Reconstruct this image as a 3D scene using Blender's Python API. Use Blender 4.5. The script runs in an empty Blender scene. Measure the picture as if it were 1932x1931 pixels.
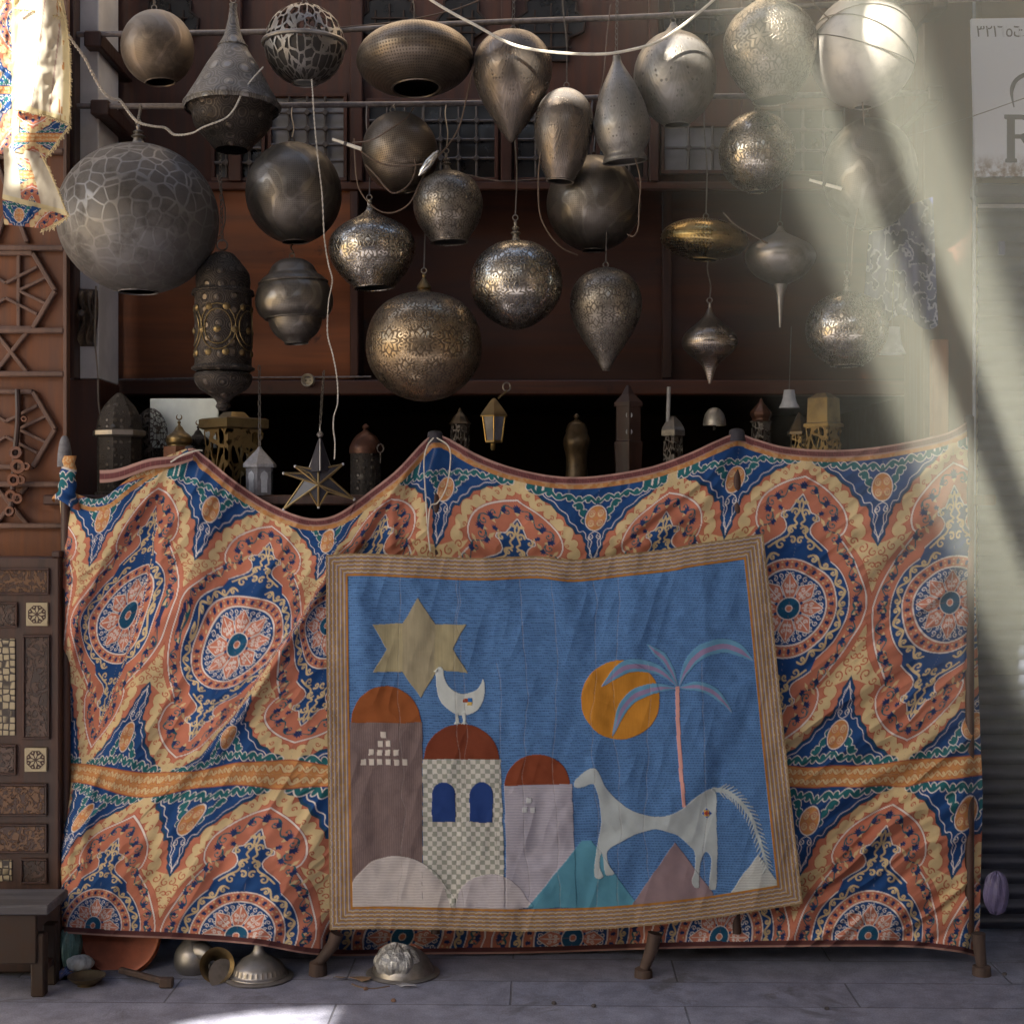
import bpy, bmesh, math, random
import numpy as np
from mathutils import Vector, Matrix
from mathutils.geometry import delaunay_2d_cdt

random.seed(7)
RNG = np.random.RandomState(11)
SC = bpy.context.scene
COL = SC.collection
PI = math.pi

# ---------------------------------------------------------------- camera
CAM_D, CAM_Z, U0 = 5.5, 1.768, 0.002          # metres to the stall front, eye height, metres per photo unit there
cam_data = bpy.data.cameras.new('camera')
cam = bpy.data.objects.new('camera', cam_data)
COL.objects.link(cam)
cam.location = (0, -CAM_D, CAM_Z)
cam.rotation_euler = (math.radians(90), 0, 0)
cam_data.sensor_width = 36
cam_data.lens = 36 * CAM_D / (1932 * U0)
cam_data.clip_start = 0.05
cam_data.clip_end = 500
SC.camera = cam

# ---------------------------------------------------------------- sky, sun, exposure
SUN = Vector((0.7, 1.0, -0.9)).normalized()   # the way the light travels
world = bpy.data.worlds.new('World')
SC.world = world
world.use_nodes = True
wn = world.node_tree
wn.nodes.clear()
sky = wn.nodes.new('ShaderNodeTexSky')
sky.sky_type = 'NISHITA'
sky.sun_disc = False
sky.sun_elevation = math.asin(-SUN.z)
sky.sun_rotation = math.atan2(-SUN.x, -SUN.y)
sky.air_density = 1.0
sky.dust_density = 2.0
sky.ozone_density = 1.0
bg = wn.nodes.new('ShaderNodeBackground')
bg.inputs['Strength'].default_value = 0.075
wo = wn.nodes.new('ShaderNodeOutputWorld')
wn.links.new(sky.outputs[0], bg.inputs[0])
wn.links.new(bg.outputs[0], wo.inputs[0])
sl = bpy.data.lights.new('sun', 'SUN')
sl.energy = 4.6
sl.angle = math.radians(0.5)
sl.color = (1.0, 0.93, 0.82)
sun = bpy.data.objects.new('sun', sl)
COL.objects.link(sun)
sun.rotation_euler = SUN.to_track_quat('-Z', 'Y').to_euler()
sun.location = (-6, -8, 14)
SC.view_settings.view_transform = 'Standard'
SC.view_settings.look = 'None'
SC.view_settings.gamma = 1
SC.view_settings.exposure = 2.4
SC.cycles.max_bounces = 7
SC.cycles.diffuse_bounces = 5
SC.cycles.glossy_bounces = 3
SC.cycles.transparent_max_bounces = 12
SC.cycles.volume_bounces = 1
SC.cycles.caustics_reflective = False
SC.cycles.caustics_refractive = False
SC.cycles.use_denoising = True

# ---------------------------------------------------------------- helpers
def S(Y=0.0):
    return U0 * (CAM_D + Y) / CAM_D

def P(x, y, Y=0.0):
    s = S(Y)
    return Vector(((x - 966) * s, Y, CAM_Z + (966 - y) * s))

def cat(pts, n=8, closed=False):
    """Catmull-Rom through points."""
    p = np.array(pts, float)
    if closed:
        p = np.vstack([p[-1], p, p[0], p[1]])
    else:
        p = np.vstack([2 * p[0] - p[1], p, 2 * p[-1] - p[-2]])
    out = []
    for i in range(1, len(p) - 2):
        for k in range(n):
            t = k / n
            out.append(0.5 * ((2 * p[i]) + (-p[i-1] + p[i+1]) * t + (2*p[i-1] - 5*p[i] + 4*p[i+1] - p[i+2]) * t*t
                              + (-p[i-1] + 3*p[i] - 3*p[i+1] + p[i+2]) * t**3))
    if not closed:
        out.append(p[-2])
    return np.array(out)

class MB:
    def __init__(s):
        s.v, s.f, s.uv = [], [], {}
    def add(s, vs, fs):
        o = len(s.v)
        s.v += [Vector(v) for v in vs]
        s.f += [tuple(i + o for i in f) for f in fs]
        return s
    def box(s, c, size, rot=None, bev=0.0):
        """box; bev cuts the 12 edges."""
        hx, hy, hz = size[0] / 2, size[1] / 2, size[2] / 2
        c = Vector(c)
        if bev <= 0:
            vs = [Vector((x, y, z)) for x in (-hx, hx) for y in (-hy, hy) for z in (-hz, hz)]
            fs = [(0, 1, 3, 2), (4, 6, 7, 5), (0, 4, 5, 1), (2, 3, 7, 6), (0, 2, 6, 4), (1, 5, 7, 3)]
        else:
            bm = bmesh.new()
            bmesh.ops.create_cube(bm, size=1.0, matrix=Matrix.Diagonal((hx*2, hy*2, hz*2, 1)))
            bmesh.ops.bevel(bm, geom=bm.edges[:], offset=min(bev, hx*.6, hy*.6, hz*.6), segments=1, affect='EDGES')
            bm.verts.index_update()
            vs = [v.co.copy() for v in bm.verts]
            fs = [tuple(v.index for v in f.verts) for f in bm.faces]
            bm.free()
        if rot is not None:
            vs = [rot @ v for v in vs]
        return s.add([c + v for v in vs], fs)
    def pbox(s, x0, y0, x1, y1, Y, d, bev=0.002):
        """box whose front face covers photo units x0..x1, y0..y1 at depth Y, d metres deep."""
        a, b = P(x0, y1, Y), P(x1, y0, Y)
        return s.box(((a.x+b.x)/2, Y + d/2, (a.z+b.z)/2), (abs(b.x-a.x), d, abs(b.z-a.z)), None, bev)
    def bar(s, a, b, w, d):
        """square bar from a to b, w across, d in depth."""
        a, b = Vector(a), Vector(b)
        t = (b - a)
        L = t.length
        t.normalize()
        yv = Vector((0, 1, 0))
        if abs(t.y) > .9:
            yv = Vector((1, 0, 0))
        xv = t.cross(yv).normalized()
        yv = xv.cross(t).normalized()
        R = Matrix((xv, yv, t)).transposed()
        return s.box((a + b) / 2, (w, d, L), R, min(w, d) * .2)
    def tube(s, pts, r, n=6, close=False, taper=None):
        pts = [Vector(p) for p in pts]
        N = len(pts)
        o = len(s.v)
        prev = None
        for i, p in enumerate(pts):
            if close:
                t = pts[(i+1) % N] - pts[i-1]
            else:
                t = pts[min(i+1, N-1)] - pts[max(i-1, 0)]
            if t.length < 1e-9:
                t = Vector((0, 0, 1))
            t.normalize()
            if prev is None:
                a = Vector((0, 1, 0)) if abs(t.y) < .9 else Vector((1, 0, 0))
            else:
                a = prev
            u = (a - t * a.dot(t))
            if u.length < 1e-6:
                u = t.orthogonal()
            u.normalize()
            prev = u
            w = t.cross(u)
            rr = r if taper is None else r * taper[i]
            for k in range(n):
                an = 2 * PI * k / n
                s.v.append(p + (u * math.cos(an) + w * math.sin(an)) * rr)
        for i in range(N if close else N - 1):
            j = (i + 1) % N
            for k in range(n):
                q = (k + 1) % n
                s.f.append((o+i*n+k, o+i*n+q, o+j*n+q, o+j*n+k))
        if not close:
            s.f.append(tuple(o + k for k in range(n))[::-1])
            s.f.append(tuple(o + (N-1)*n + k for k in range(n)))
        return s
    def lathe(s, prof, c, n=56, M=None, lobes=0, lobe_amp=0.0, uvscale=None):
        """prof: list of (z, r) in metres from point c (world); M turns it about c."""
        o = len(s.v)
        c = Vector(c)
        N = len(prof)
        L = [0.0]
        for i in range(1, N):
            L.append(L[-1] + math.hypot(prof[i][0]-prof[i-1][0], prof[i][1]-prof[i-1][1]))
        rm = max(p[1] for p in prof) * 2 * PI
        for i, (z, r) in enumerate(prof):
            for k in range(n):
                an = 2 * PI * k / n + PI / 2
                rr = max(r, 1e-4)
                if lobes:
                    rr *= 1 + lobe_amp * abs(math.sin(an * lobes / 2))
                v = Vector((math.cos(an) * rr, math.sin(an) * rr, z))
                if M is not None:
                    v = M @ v
                s.v.append(c + v)
        for i in range(N - 1):
            for k in range(n):
                q = (k + 1) % n
                s.uv[len(s.f)] = [(k / n, L[i] / rm), (k / n, L[i+1] / rm), ((k+1) / n, L[i+1] / rm), ((k+1) / n, L[i] / rm)]
                s.f.append((o+i*n+k, o+(i+1)*n+k, o+(i+1)*n+q, o+i*n+q))
        return s
    def prism(s, poly, Y, d):
        """photo-unit polygon at depth Y made d thick."""
        vs = [P(x, y, Y) for x, y in poly]
        bk = [v + Vector((0, d, 0)) for v in vs]
        n = len(vs)
        area = sum(vs[i].x * vs[(i+1) % n].z - vs[(i+1) % n].x * vs[i].z for i in range(n))
        idx = list(range(n)) if area > 0 else list(range(n))[::-1]
        fs = [tuple(idx), tuple(i + n for i in idx[::-1])]
        for a in range(n):
            i, j = idx[a], idx[(a+1) % n]
            fs.append((j, i, i + n, j + n))
        return s.add(vs + bk, fs)
    def build(s, name, mat, parent=None, smooth=False, base=None):
        me = bpy.data.meshes.new(name)
        if parent is not None:
            off = ROOTLOC[parent.name]
        else:
            if base is None:
                xs = [v.x for v in s.v]; ys = [v.y for v in s.v]; zs = [v.z for v in s.v]
                base = Vector(((min(xs)+max(xs))/2, (min(ys)+max(ys))/2, min(zs)))
            off = Vector(base)
        me.from_pydata([tuple(v - off) for v in s.v], [], s.f)
        if s.uv:
            ul = me.uv_layers.new(name='UVMap')
            for pl in me.polygons:
                u = s.uv.get(pl.index)
                if u:
                    for li, c in zip(pl.loop_indices, u):
                        ul.data[li].uv = c
        if smooth:
            me.shade_smooth()
            if smooth != 'all':
                me.set_sharp_from_angle(angle=math.radians(38))
        if mat is not None:
            me.materials.append(mat)
        ob = bpy.data.objects.new(name, me)
        COL.objects.link(ob)
        if parent is not None:
            ob.parent = parent
            ROOTLOC[ob.name] = off
        else:
            ob.location = off
            ROOTLOC[ob.name] = off
        return ob

ROOTLOC = {}

def tag(o, label=None, cat_=None, group=None, kind=None):
    if label: o['label'] = label
    if cat_: o['category'] = cat_
    if group: o['group'] = group
    if kind: o['kind'] = kind
    return o

def thing(name, label, cat_, loc, group=None):
    o = bpy.data.objects.new(name, None)
    o.empty_display_size = 0.05
    COL.objects.link(o)
    o.location = loc
    ROOTLOC[o.name] = Vector(loc)
    return tag(o, label, cat_, group)

def dense(name, V, faces, cols, mat, parent=None, base=(0, 0, 0)):
    """big grid mesh with a colour attribute, straight from arrays."""
    off = np.array(ROOTLOC[parent.name] if parent is not None else base, float)
    me = bpy.data.meshes.new(name)
    V = (V - off).astype(np.float32)
    me.vertices.add(len(V))
    me.vertices.foreach_set('co', V.ravel())
    F = faces.astype(np.int32)
    me.loops.add(F.size)
    me.loops.foreach_set('vertex_index', F.ravel())
    me.polygons.add(len(F))
    me.polygons.foreach_set('loop_start', np.arange(len(F), dtype=np.int32) * 4)
    me.update(calc_edges=True)
    ca = me.color_attributes.new('Col', 'FLOAT_COLOR', 'POINT')
    c4 = np.ones((len(V), 4), np.float32)
    c4[:, :3] = cols
    ca.data.foreach_set('color', c4.ravel())
    me.shade_smooth()
    me.materials.append(mat)
    ob = bpy.data.objects.new(name, me)
    COL.objects.link(ob)
    if parent is not None:
        ob.parent = parent
    else:
        ob.location = base
    ROOTLOC[ob.name] = Vector(off)
    return ob

def grid_faces(nx, ny):
    i = np.arange(nx * ny).reshape(ny, nx)
    return np.stack([i[:-1, :-1], i[1:, :-1], i[1:, 1:], i[:-1, 1:]], -1).reshape(-1, 4)

def vnoise(x, y, seed=0):
    """smooth value noise on arrays, -1..1"""
    rs = np.random.RandomState(seed)
    T = rs.rand(256, 256) * 2 - 1
    xi = np.floor(x).astype(int); yi = np.floor(y).astype(int)
    fx = x - xi; fy = y - yi
    fx = fx*fx*(3-2*fx); fy = fy*fy*(3-2*fy)
    a = T[yi % 256, xi % 256]; b = T[yi % 256, (xi+1) % 256]
    c = T[(yi+1) % 256, xi % 256]; d = T[(yi+1) % 256, (xi+1) % 256]
    return (a*(1-fx)+b*fx)*(1-fy) + (c*(1-fx)+d*fx)*fy

# ---------------------------------------------------------------- materials
class NT:
    def __init__(s, name):
        s.m = bpy.data.materials.new(name)
        s.m.use_nodes = True
        s.t = s.m.node_tree
        s.t.nodes.clear()
        s.out = s.t.nodes.new('ShaderNodeOutputMaterial')
    def n(s, typ, ins=None, **props):
        nd = s.t.nodes.new('ShaderNode' + typ)
        for k, v in props.items():
            setattr(nd, k, v)
        for k, v in (ins or {}).items():
            s.put(nd.inputs[k], v)
        return nd
    def put(s, sock, v):
        if isinstance(v, bpy.types.NodeSocket):
            s.t.links.new(v, sock)
        else:
            if isinstance(v, tuple) and len(v) == 3 and sock.type == 'RGBA':
                v = (*v, 1)
            sock.default_value = v
    def math(s, op, a, b=0.0, c=0.0):
        nd = s.t.nodes.new('ShaderNodeMath')
        nd.operation = op
        for i, v in enumerate((a, b, c)):
            s.put(nd.inputs[i], v)
        return nd.outputs[0]
    def smooth(s, v, lo, hi, a=0.0, b=1.0):
        nd = s.n('MapRange', {0: v, 1: lo, 2: hi, 3: a, 4: b}, interpolation_type='SMOOTHSTEP')
        return nd.outputs[0]
    def mix(s, f, a, b, bt='MIX'):
        nd = s.t.nodes.new('ShaderNodeMix')
        nd.data_type = 'RGBA'
        nd.blend_type = bt
        s.put(nd.inputs[0], f)
        s.put(nd.inputs[6], a)
        s.put(nd.inputs[7], b)
        return nd.outputs[2]
    def noise(s, scale, detail=4, vec=None, rough=.55, dist=0.0):
        nd = s.n('TexNoise', {'Scale': scale, 'Detail': detail, 'Roughness': rough, 'Distortion': dist})
        if vec is not None:
            s.put(nd.inputs['Vector'], vec)
        return nd.outputs[0]
    def coord(s, which='Object', scale=(1, 1, 1), rot=(0, 0, 0)):
        c = s.n('TexCoord').outputs[which]
        if scale == (1, 1, 1) and rot == (0, 0, 0):
            return c
        return s.n('Mapping', {'Vector': c, 'Scale': scale, 'Rotation': rot}).outputs[0]
    def pbsdf(s, **ins):
        nd = s.n('BsdfPrincipled')
        for k, v in ins.items():
            s.put(nd.inputs[k.replace('_', ' ')], v)
        return nd
    def bump(s, h, strength=.3, dist=.005):
        return s.n('Bump', {'Height': h, 'Strength': strength, 'Distance': dist}).outputs[0]
    def done(s, sh):
        s.t.links.new(sh, s.out.inputs[0])
        return s.m

def wood(name, dark, light, axis='z', rough=.6, grain=26.0, bump=.25):
    t = NT(name)
    sc = {'z': (grain, grain, grain*.07), 'x': (grain*.07, grain, grain)}[axis]
    v = t.coord('Object', sc)
    a = t.noise(1.0, 5, v, .6, .6)
    b = t.noise(2.3, 3, t.coord('Object'), .5)
    f = t.smooth(t.math('ADD', t.math('MULTIPLY', a, .7), t.math('MULTIPLY', b, .35)), .36, .7)
    c = t.mix(f, dark, light)
    w = t.noise(7, 5, t.coord('Object'), .7)
    c = t.mix(t.smooth(w, .62, .74), c, tuple(x * .55 for x in dark))
    p = t.pbsdf(Base_Color=c, Roughness=t.smooth(a, .2, .8, rough-.1, rough+.15), Normal=t.bump(a, bump, .004))
    return t.done(p.outputs[0])

def plain(name, col, rough=.6, metallic=0.0, var=.25, scale=14, bump=.1):
    t = NT(name)
    a = t.noise(scale, 5, t.coord('Object'), .6)
    c = t.mix(t.smooth(a, .3, .7), tuple(x*(1-var) for x in col), tuple(min(1, x*(1+var)) for x in col))
    p = t.pbsdf(Base_Color=c, Roughness=t.smooth(a, .3, .75, max(.05, rough-.1), min(1, rough+.1)), Metallic=metallic, Normal=t.bump(a, bump, .004))
    return t.done(p.outputs[0])

def printed(name, rough=.85, weave=900.0, bump=.12, trans=0.0):
    t = NT(name)
    c = t.n('VertexColor', layer_name='Col').outputs[0]
    a = t.noise(60, 4, t.coord('Object'), .6)
    w = t.noise(weave, 2, t.coord('Object'), .5)
    c = t.mix(.35, c, t.mix(a, (.55, .55, .55), (1, 1, 1)), 'MULTIPLY')
    p = t.pbsdf(Base_Color=c, Roughness=rough, Normal=t.bump(w, bump, .002))
    p.inputs['Specular IOR Level'].default_value = .2
    sh = p.outputs[0]
    if trans:
        tr = t.n('BsdfTranslucent', {'Color': c})
        sh = t.n('MixShader', {0: trans, 1: sh, 2: tr.outputs[0]}).outputs[0]
    return t.done(sh)

def lantern_mat(name, col, dark, rough=.35, kind='filigree', k=16.0, dust=.5, pat=.8, metallic=.9, nu=60, film=.03):
    t = NT(name)
    ob = t.coord('Object')
    uv = t.n('TexCoord').outputs['UV']
    sep = t.n('SeparateXYZ', {0: uv})
    u, v = sep.outputs[0], sep.outputs[1]
    def grid(n, rad):
        a = t.math('SUBTRACT', t.math('FRACT', t.math('MULTIPLY', u, n)), .5)
        b = t.math('SUBTRACT', t.math('FRACT', t.math('MULTIPLY', v, n)), .5)
        d = t.math('SQRT', t.math('ADD', t.math('MULTIPLY', a, a), t.math('MULTIPLY', b, b)))
        return t.smooth(d, rad - .08, rad + .08)
    holesm = None
    if kind == 'filigree':        # staggered rosettes ringed with dots, fine fretwork between them
        vs_ = t.math('MULTIPLY', v, k)
        row = t.math('FLOOR', vs_)
        us_ = t.math('ADD', t.math('MULTIPLY', u, round(k)), t.math('MULTIPLY', t.math('MODULO', row, 2.0), .5))
        a = t.math('SUBTRACT', t.math('FRACT', us_), .5)
        b = t.math('SUBTRACT', t.math('FRACT', vs_), .5)
        wob = t.math('MULTIPLY', t.math('SUBTRACT', t.noise(40, 2, ob), .5), .05)
        d = t.math('ADD', t.math('SQRT', t.math('ADD', t.math('MULTIPLY', a, a), t.math('MULTIPLY', b, b))), wob)
        th = t.math('ARCTAN2', b, a)
        pet = t.smooth(t.math('ABSOLUTE', t.math('SUBTRACT', d, t.math('ADD', .20, t.math('MULTIPLY', t.math('COSINE', t.math('MULTIPLY', th, 6.0)), .09)))), .026, .055)
        pet2 = t.smooth(t.math('ABSOLUTE', t.math('SUBTRACT', d, t.math('ADD', .36, t.math('MULTIPLY', t.math('COSINE', t.math('MULTIPLY', th, 8.0)), .05)))), .022, .05)
        dots = t.math('ADD', t.smooth(t.math('ABSOLUTE', t.math('SUBTRACT', d, .46)), .03, .055), t.smooth(t.math('SINE', t.math('MULTIPLY', th, 28.0)), .2, -.3))
        fine = t.n('TexVoronoi', {'Vector': ob, 'Scale': k * 9, 'Randomness': .7}, feature='DISTANCE_TO_EDGE').outputs['Distance']
        fm = t.smooth(fine, .03, .14, .45, 1.0)
        inside = t.smooth(d, .48, .50)
        core = t.math('MINIMUM', t.math('MULTIPLY', pet, pet2), t.math('MINIMUM', dots, 1.0))
        m = t.n('Mix', {0: inside, 2: core, 3: fm}).outputs[0]
    elif kind == 'scales':
        wv = t.n('VectorMath', {0: ob, 1: t.n('VectorMath', {0: t.n('TexNoise', {'Vector': ob, 'Scale': 5.0}).outputs[1], 1: (.07, .07, .07)}, operation='MULTIPLY').outputs[0]}, operation='ADD').outputs[0]
        vo = t.n('TexVoronoi', {'Vector': wv, 'Scale': k, 'Randomness': .62}, feature='DISTANCE_TO_EDGE').outputs['Distance']
        v1 = t.n('TexVoronoi', {'Vector': wv, 'Scale': k, 'Randomness': .62}).outputs['Distance']
        cell = t.math('MULTIPLY', t.smooth(vo, .03, .09), t.smooth(v1, .80, .66))
        low = t.smooth(t.n('SeparateXYZ', {0: t.coord('Generated')}).outputs[2], .30, .62, .35, 1.0)
        m = t.math('SUBTRACT', 1.0, t.math('MULTIPLY', t.math('MULTIPLY', low, cell), t.math('ADD', .55, t.math('MULTIPLY', t.noise(k*30, 2, ob), .6))))
    elif kind == 'dots':
        g = grid(nu, .24)
        arc = t.math('ABSOLUTE', t.math('SUBTRACT', t.math('ABSOLUTE', t.math('SINE', t.math('MULTIPLY', u, 2*PI*4))), t.math('FRACT', t.math('MULTIPLY', v, 6.0))))
        line = t.smooth(arc, .06, .12)
        m = t.math('MAXIMUM', g, line)
        m2 = t.smooth(t.math('SINE', t.math('MULTIPLY', arc, 20)), -.2, .5)
        m = t.math('MULTIPLY', m, t.math('ADD', .78, t.math('MULTIPLY', m2, .22)))
    elif kind == 'hammer':
        g = grid(nu, .26)
        m = t.math('ADD', .35, t.math('MULTIPLY', g, .65))
    elif kind == 'script':        # broad engraved strokes over fine stippling
        wv = t.noise(k, 1.0, ob, .4, 1.6)
        st = t.smooth(t.math('ABSOLUTE', t.math('SUBTRACT', wv, .5)), .035, .06)
        g = grid(nu, .25)
        m = t.n('Mix', {0: st, 2: 1.0, 3: t.math('ADD', .35, t.math('MULTIPLY', g, .35))}).outputs[0]
    elif kind == 'studs':
        vo = t.n('TexVoronoi', {'Vector': ob, 'Scale': k, 'Randomness': .35}).outputs['Distance']
        m = t.math('ADD', t.smooth(vo, .36, .12), t.math('MULTIPLY', t.smooth(t.math('SINE', t.math('MULTIPLY', vo, 46)), -.1, .6), .4))
        m = t.math('MINIMUM', m, 1.0)
    elif kind == 'pierced':
        mp = t.n('Mapping', {'Vector': uv, 'Scale': (1.0, .62, 1)}).outputs[0]
        vo = t.n('TexVoronoi', {'Vector': mp, 'Scale': k, 'Randomness': .75}, feature='DISTANCE_TO_EDGE').outputs['Distance']
        wob = t.math('MULTIPLY', t.math('SUBTRACT', t.noise(k*2.6, 2, mp), .5), .16)
        e = t.math('ADD', vo, wob)
        holesm = t.smooth(e, .075, .10)
        m = t.math('ADD', .6, t.math('MULTIPLY', t.noise(70, 3, ob), .5))
    else:
        m = t.math('ADD', .55, t.math('MULTIPLY', t.noise(k, 4, ob), .5))
    tarn = t.noise(9, 5, ob, .65)
    m1 = t.math('ADD', 1 - pat, t.math('MULTIPLY', m, pat))
    c = t.mix(m1, dark, col)
    c = t.mix(t.smooth(tarn, .45, .72, 0, .55), c, tuple(x * .55 for x in dark))
    r = t.math('ADD', t.math('ADD', rough, t.math('MULTIPLY', t.math('SUBTRACT', 1.0, m1), .28)), t.smooth(tarn, .4, .75, 0, .16))
    nb = t.bump(m, .35 if kind != 'studs' else .8, .003 if kind != 'studs' else .008)
    dent = t.bump(t.noise(7, 2, ob), .22, .02)
    for nd in t.t.nodes:
        if nd.type == 'BUMP' and nd.outputs[0] == nb:
            t.t.links.new(dent, nd.inputs['Normal'])
    p = t.pbsdf(Base_Color=c, Metallic=metallic, Roughness=r, Normal=nb)
    nz = t.n('SeparateXYZ', {0: t.n('NewGeometry').outputs['Normal']}).outputs[2]
    df = t.math('MULTIPLY', t.smooth(nz, .0, .85, 0, dust), t.math('ADD', .45, t.math('MULTIPLY', t.noise(24, 5, ob, .7), .9)))
    df = t.math('MULTIPLY', df, t.math('ADD', .45, t.math('MULTIPLY', m, .55)))
    df = t.math('MAXIMUM', df, film)
    dd = t.pbsdf(Base_Color=(.215, .20, .185), Roughness=.9, Normal=nb)
    sh = t.n('MixShader', {0: df, 1: p.outputs[0], 2: dd.outputs[0]}).outputs[0]
    if holesm is not None:
        sh = t.n('MixShader', {0: holesm, 1: sh, 2: t.n('BsdfTransparent').outputs[0]}).outputs[0]
    return t.done(sh)
# ---------------------------------------------------------------- materials of the setting
M_WOOD_PANEL = wood('brown_panel_wood', (.115, .030, .005), (.26, .072, .013), 'x', .42, 9, .12)
M_WOOD_RED = wood('red_brown_wood', (.036, .011, .005), (.080, .024, .009), 'z', .55, 24)
M_WOOD_REDX = wood('red_brown_wood_across', (.045, .014, .006), (.095, .029, .011), 'x', .55, 24)
M_WOOD_DOOR = wood('door_wood', (.088, .028, .009), (.175, .058, .018), 'z', .6, 20)
M_WOOD_TRIM = wood('door_moulding_wood', (.07, .036, .024), (.16, .088, .06), 'z', .6, 20)
M_WOOD_DARK = wood('dark_walnut', (.026, .011, .007), (.065, .027, .017), 'z', .5, 30)
M_WOOD_CARVE = wood('carved_panel_wood', (.10, .036, .016), (.21, .075, .030), 'x', .5, 40, .5)
M_WOOD_GREY = wood('weathered_bench_wood', (.05, .047, .052), (.115, .108, .118), 'x', .8, 30)
M_WOOD_POST = wood('old_post_wood', (.035, .022, .018), (.085, .054, .042), 'z', .7, 30)
M_DARK = plain('dark_interior', (.012, .009, .007), .8)
M_DARKBROWN = plain('dark_brown_interior', (.03, .016, .010), .8)
M_BLACK = plain('near_black_pane', (.010, .009, .009), .35)
M_IRON = plain('old_iron', (.10, .085, .075), .6, .5, .3, 30)
M_POLE = plain('dusty_steel_pole', (.20, .17, .155), .6, .35, .3, 40)
M_MARBLE = plain('pale_plaster', (.62, .60, .57), .7, 0, .12, 6)
M_WHITEPANE = plain('milky_pane', (.22, .215, .22), .5, 0, .15, 9)
M_STUCCO = plain('pale_stucco', (.52, .42, .30), .9, 0, .1, 4)

def ground_mat():
    t = NT('stone_paving')
    ob = t.coord('Object')
    v = t.n('Mapping', {'Vector': ob, 'Rotation': (0, 0, .02)}).outputs[0]
    br = t.n('TexBrick', {'Vector': v, 'Scale': 1.0, 'Mortar Size': .005, 'Mortar Smooth': .6, 'Brick Width': 1.25, 'Row Height': .27,
                          'Color1': (.26, .275, .36), 'Color2': (.305, .32, .41), 'Mortar': (.15, .155, .19)})
    a = t.noise(9, 7, ob, .68)
    b = t.noise(160, 3, ob, .7)
    c = t.mix(t.smooth(a, .3, .72), t.mix(1.0, br.outputs[0], (.72, .70, .70), 'MULTIPLY'), t.mix(1.0, br.outputs[0], (1.25, 1.22, 1.2), 'MULTIPLY'))
    c = t.mix(t.smooth(b, .35, .7), t.mix(1.0, c, (.7, .7, .7), 'MULTIPLY'), c)
    stain = t.noise(2.6, 5, ob, .7, .8)
    c = t.mix(t.smooth(stain, .56, .70, 0, .6), c, (.07, .063, .058))
    h = t.math('ADD', t.math('MULTIPLY', br.outputs['Fac'], -.7), t.math('ADD', t.math('MULTIPLY', a, .5), t.math('MULTIPLY', b, .25)))
    p = t.pbsdf(Base_Color=c, Roughness=t.smooth(a, .3, .7, .65, .9), Normal=t.bump(h, .5, .008))
    return t.done(p.outputs[0])

g = MB().add([(-60, -60, 0), (60, -60, 0), (60, 60, 0), (-60, 60, 0)], [(0, 1, 2, 3)])
tag(g.build('ground', ground_mat(), base=(0, 0, 0)), kind='structure')

# ---------------------------------------------------------------- awning added out of view to shade the stall; gaps aimed for sun shafts
AW_Z = 6.0
def to_blocker(p):
    t = (p.z - AW_Z) / -SUN.z
    q = p - SUN * (-t)
    return (q.x, q.y)
def cam_plane(x, y, a):
    """point seen at photo unit x,y at distance a in front of the lens"""
    return P(x, y, a - CAM_D)
HOLES = []
def hole(pts):
    HOLES.append([to_blocker(p) for p in pts])
# the two long shafts
hole([cam_plane(1280, -30, 3.1), cam_plane(1340, -30, 2.85), cam_plane(1478, -30, 2.75), cam_plane(1478, -30, 4.0), cam_plane(1340, -30, 3.85)])
hole([cam_plane(1570, -30, 2.75), cam_plane(1660, -30, 2.85), cam_plane(1725, -30, 3.1), cam_plane(1660, -30, 3.85), cam_plane(1570, -30, 4.0)])
# sun on the big pale globe
hole([P(1640, 0, -.06), P(1712, 20, -.02), P(1722, 100, -.02), P(1706, 180, -.02), P(1680, 190, -.04), P(1640, 100, -.08)])
# small patches on the lamps
hole([P(972, 100, -.05), P(1004, 92, -.05), P(1022, 120, -.04), P(1008, 172, -.04), P(982, 160, -.05)])
hole([P(1040, 140, -.03), P(1104, 140, -.03), P(1104, 214, -.03), P(1040, 208, -.03)])
hole([P(1274, 58, .0), P(1336, 62, .0), P(1332, 140, .0), P(1268, 134, .0)])
hole([P(1450, 10, -.07), P(1540, 30, -.05), P(1515, 122, -.06), P(1466, 104, -.07)])
# the hanging cloth at the left edge and the bright patch on the paving
hole([P(-45, -12, -.8), P(94, -12, -.8), P(104, 60, -.8), P(108, 208, -.8), P(62, 245, -.8), P(55, 300, -.8), P(84, 370, -.8), P(24, 360, -.8), P(24, 292, -.8), P(-45, 270, -.8)])
def gpt(px, py):
    d = CAM_Z / ((py - 966) * U0 / CAM_D)
    return P(px, py, d - CAM_D)
hole([gpt(330, 1931), gpt(480, 1910), gpt(628, 1904), gpt(600, 1960), gpt(420, 2050), gpt(250, 2050)])
HOLES.append([(-.9, -9.0), (2.6, -9.0), (2.6, -7.7), (-.9, -7.7)])       # gap left so the lamps reflect a strip of sky
ax0, ax1, ay0, ay1 = -6.75, 6.0, -9.6, -1.1
vv = [Vector(p) for p in ((ax0, ay0), (ax1, ay0), (ax1, ay1), (ax0, ay1))]
ee = [(0, 1), (1, 2), (2, 3), (3, 0)]
for h in HOLES:
    o = len(vv)
    vv += [Vector(p) for p in h]
    ee += [(o + i, o + (i + 1) % len(h)) for i in range(len(h))]
rv, re_, rf, _, _, _ = delaunay_2d_cdt(vv, ee, [], 0, 1e-6)
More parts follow.
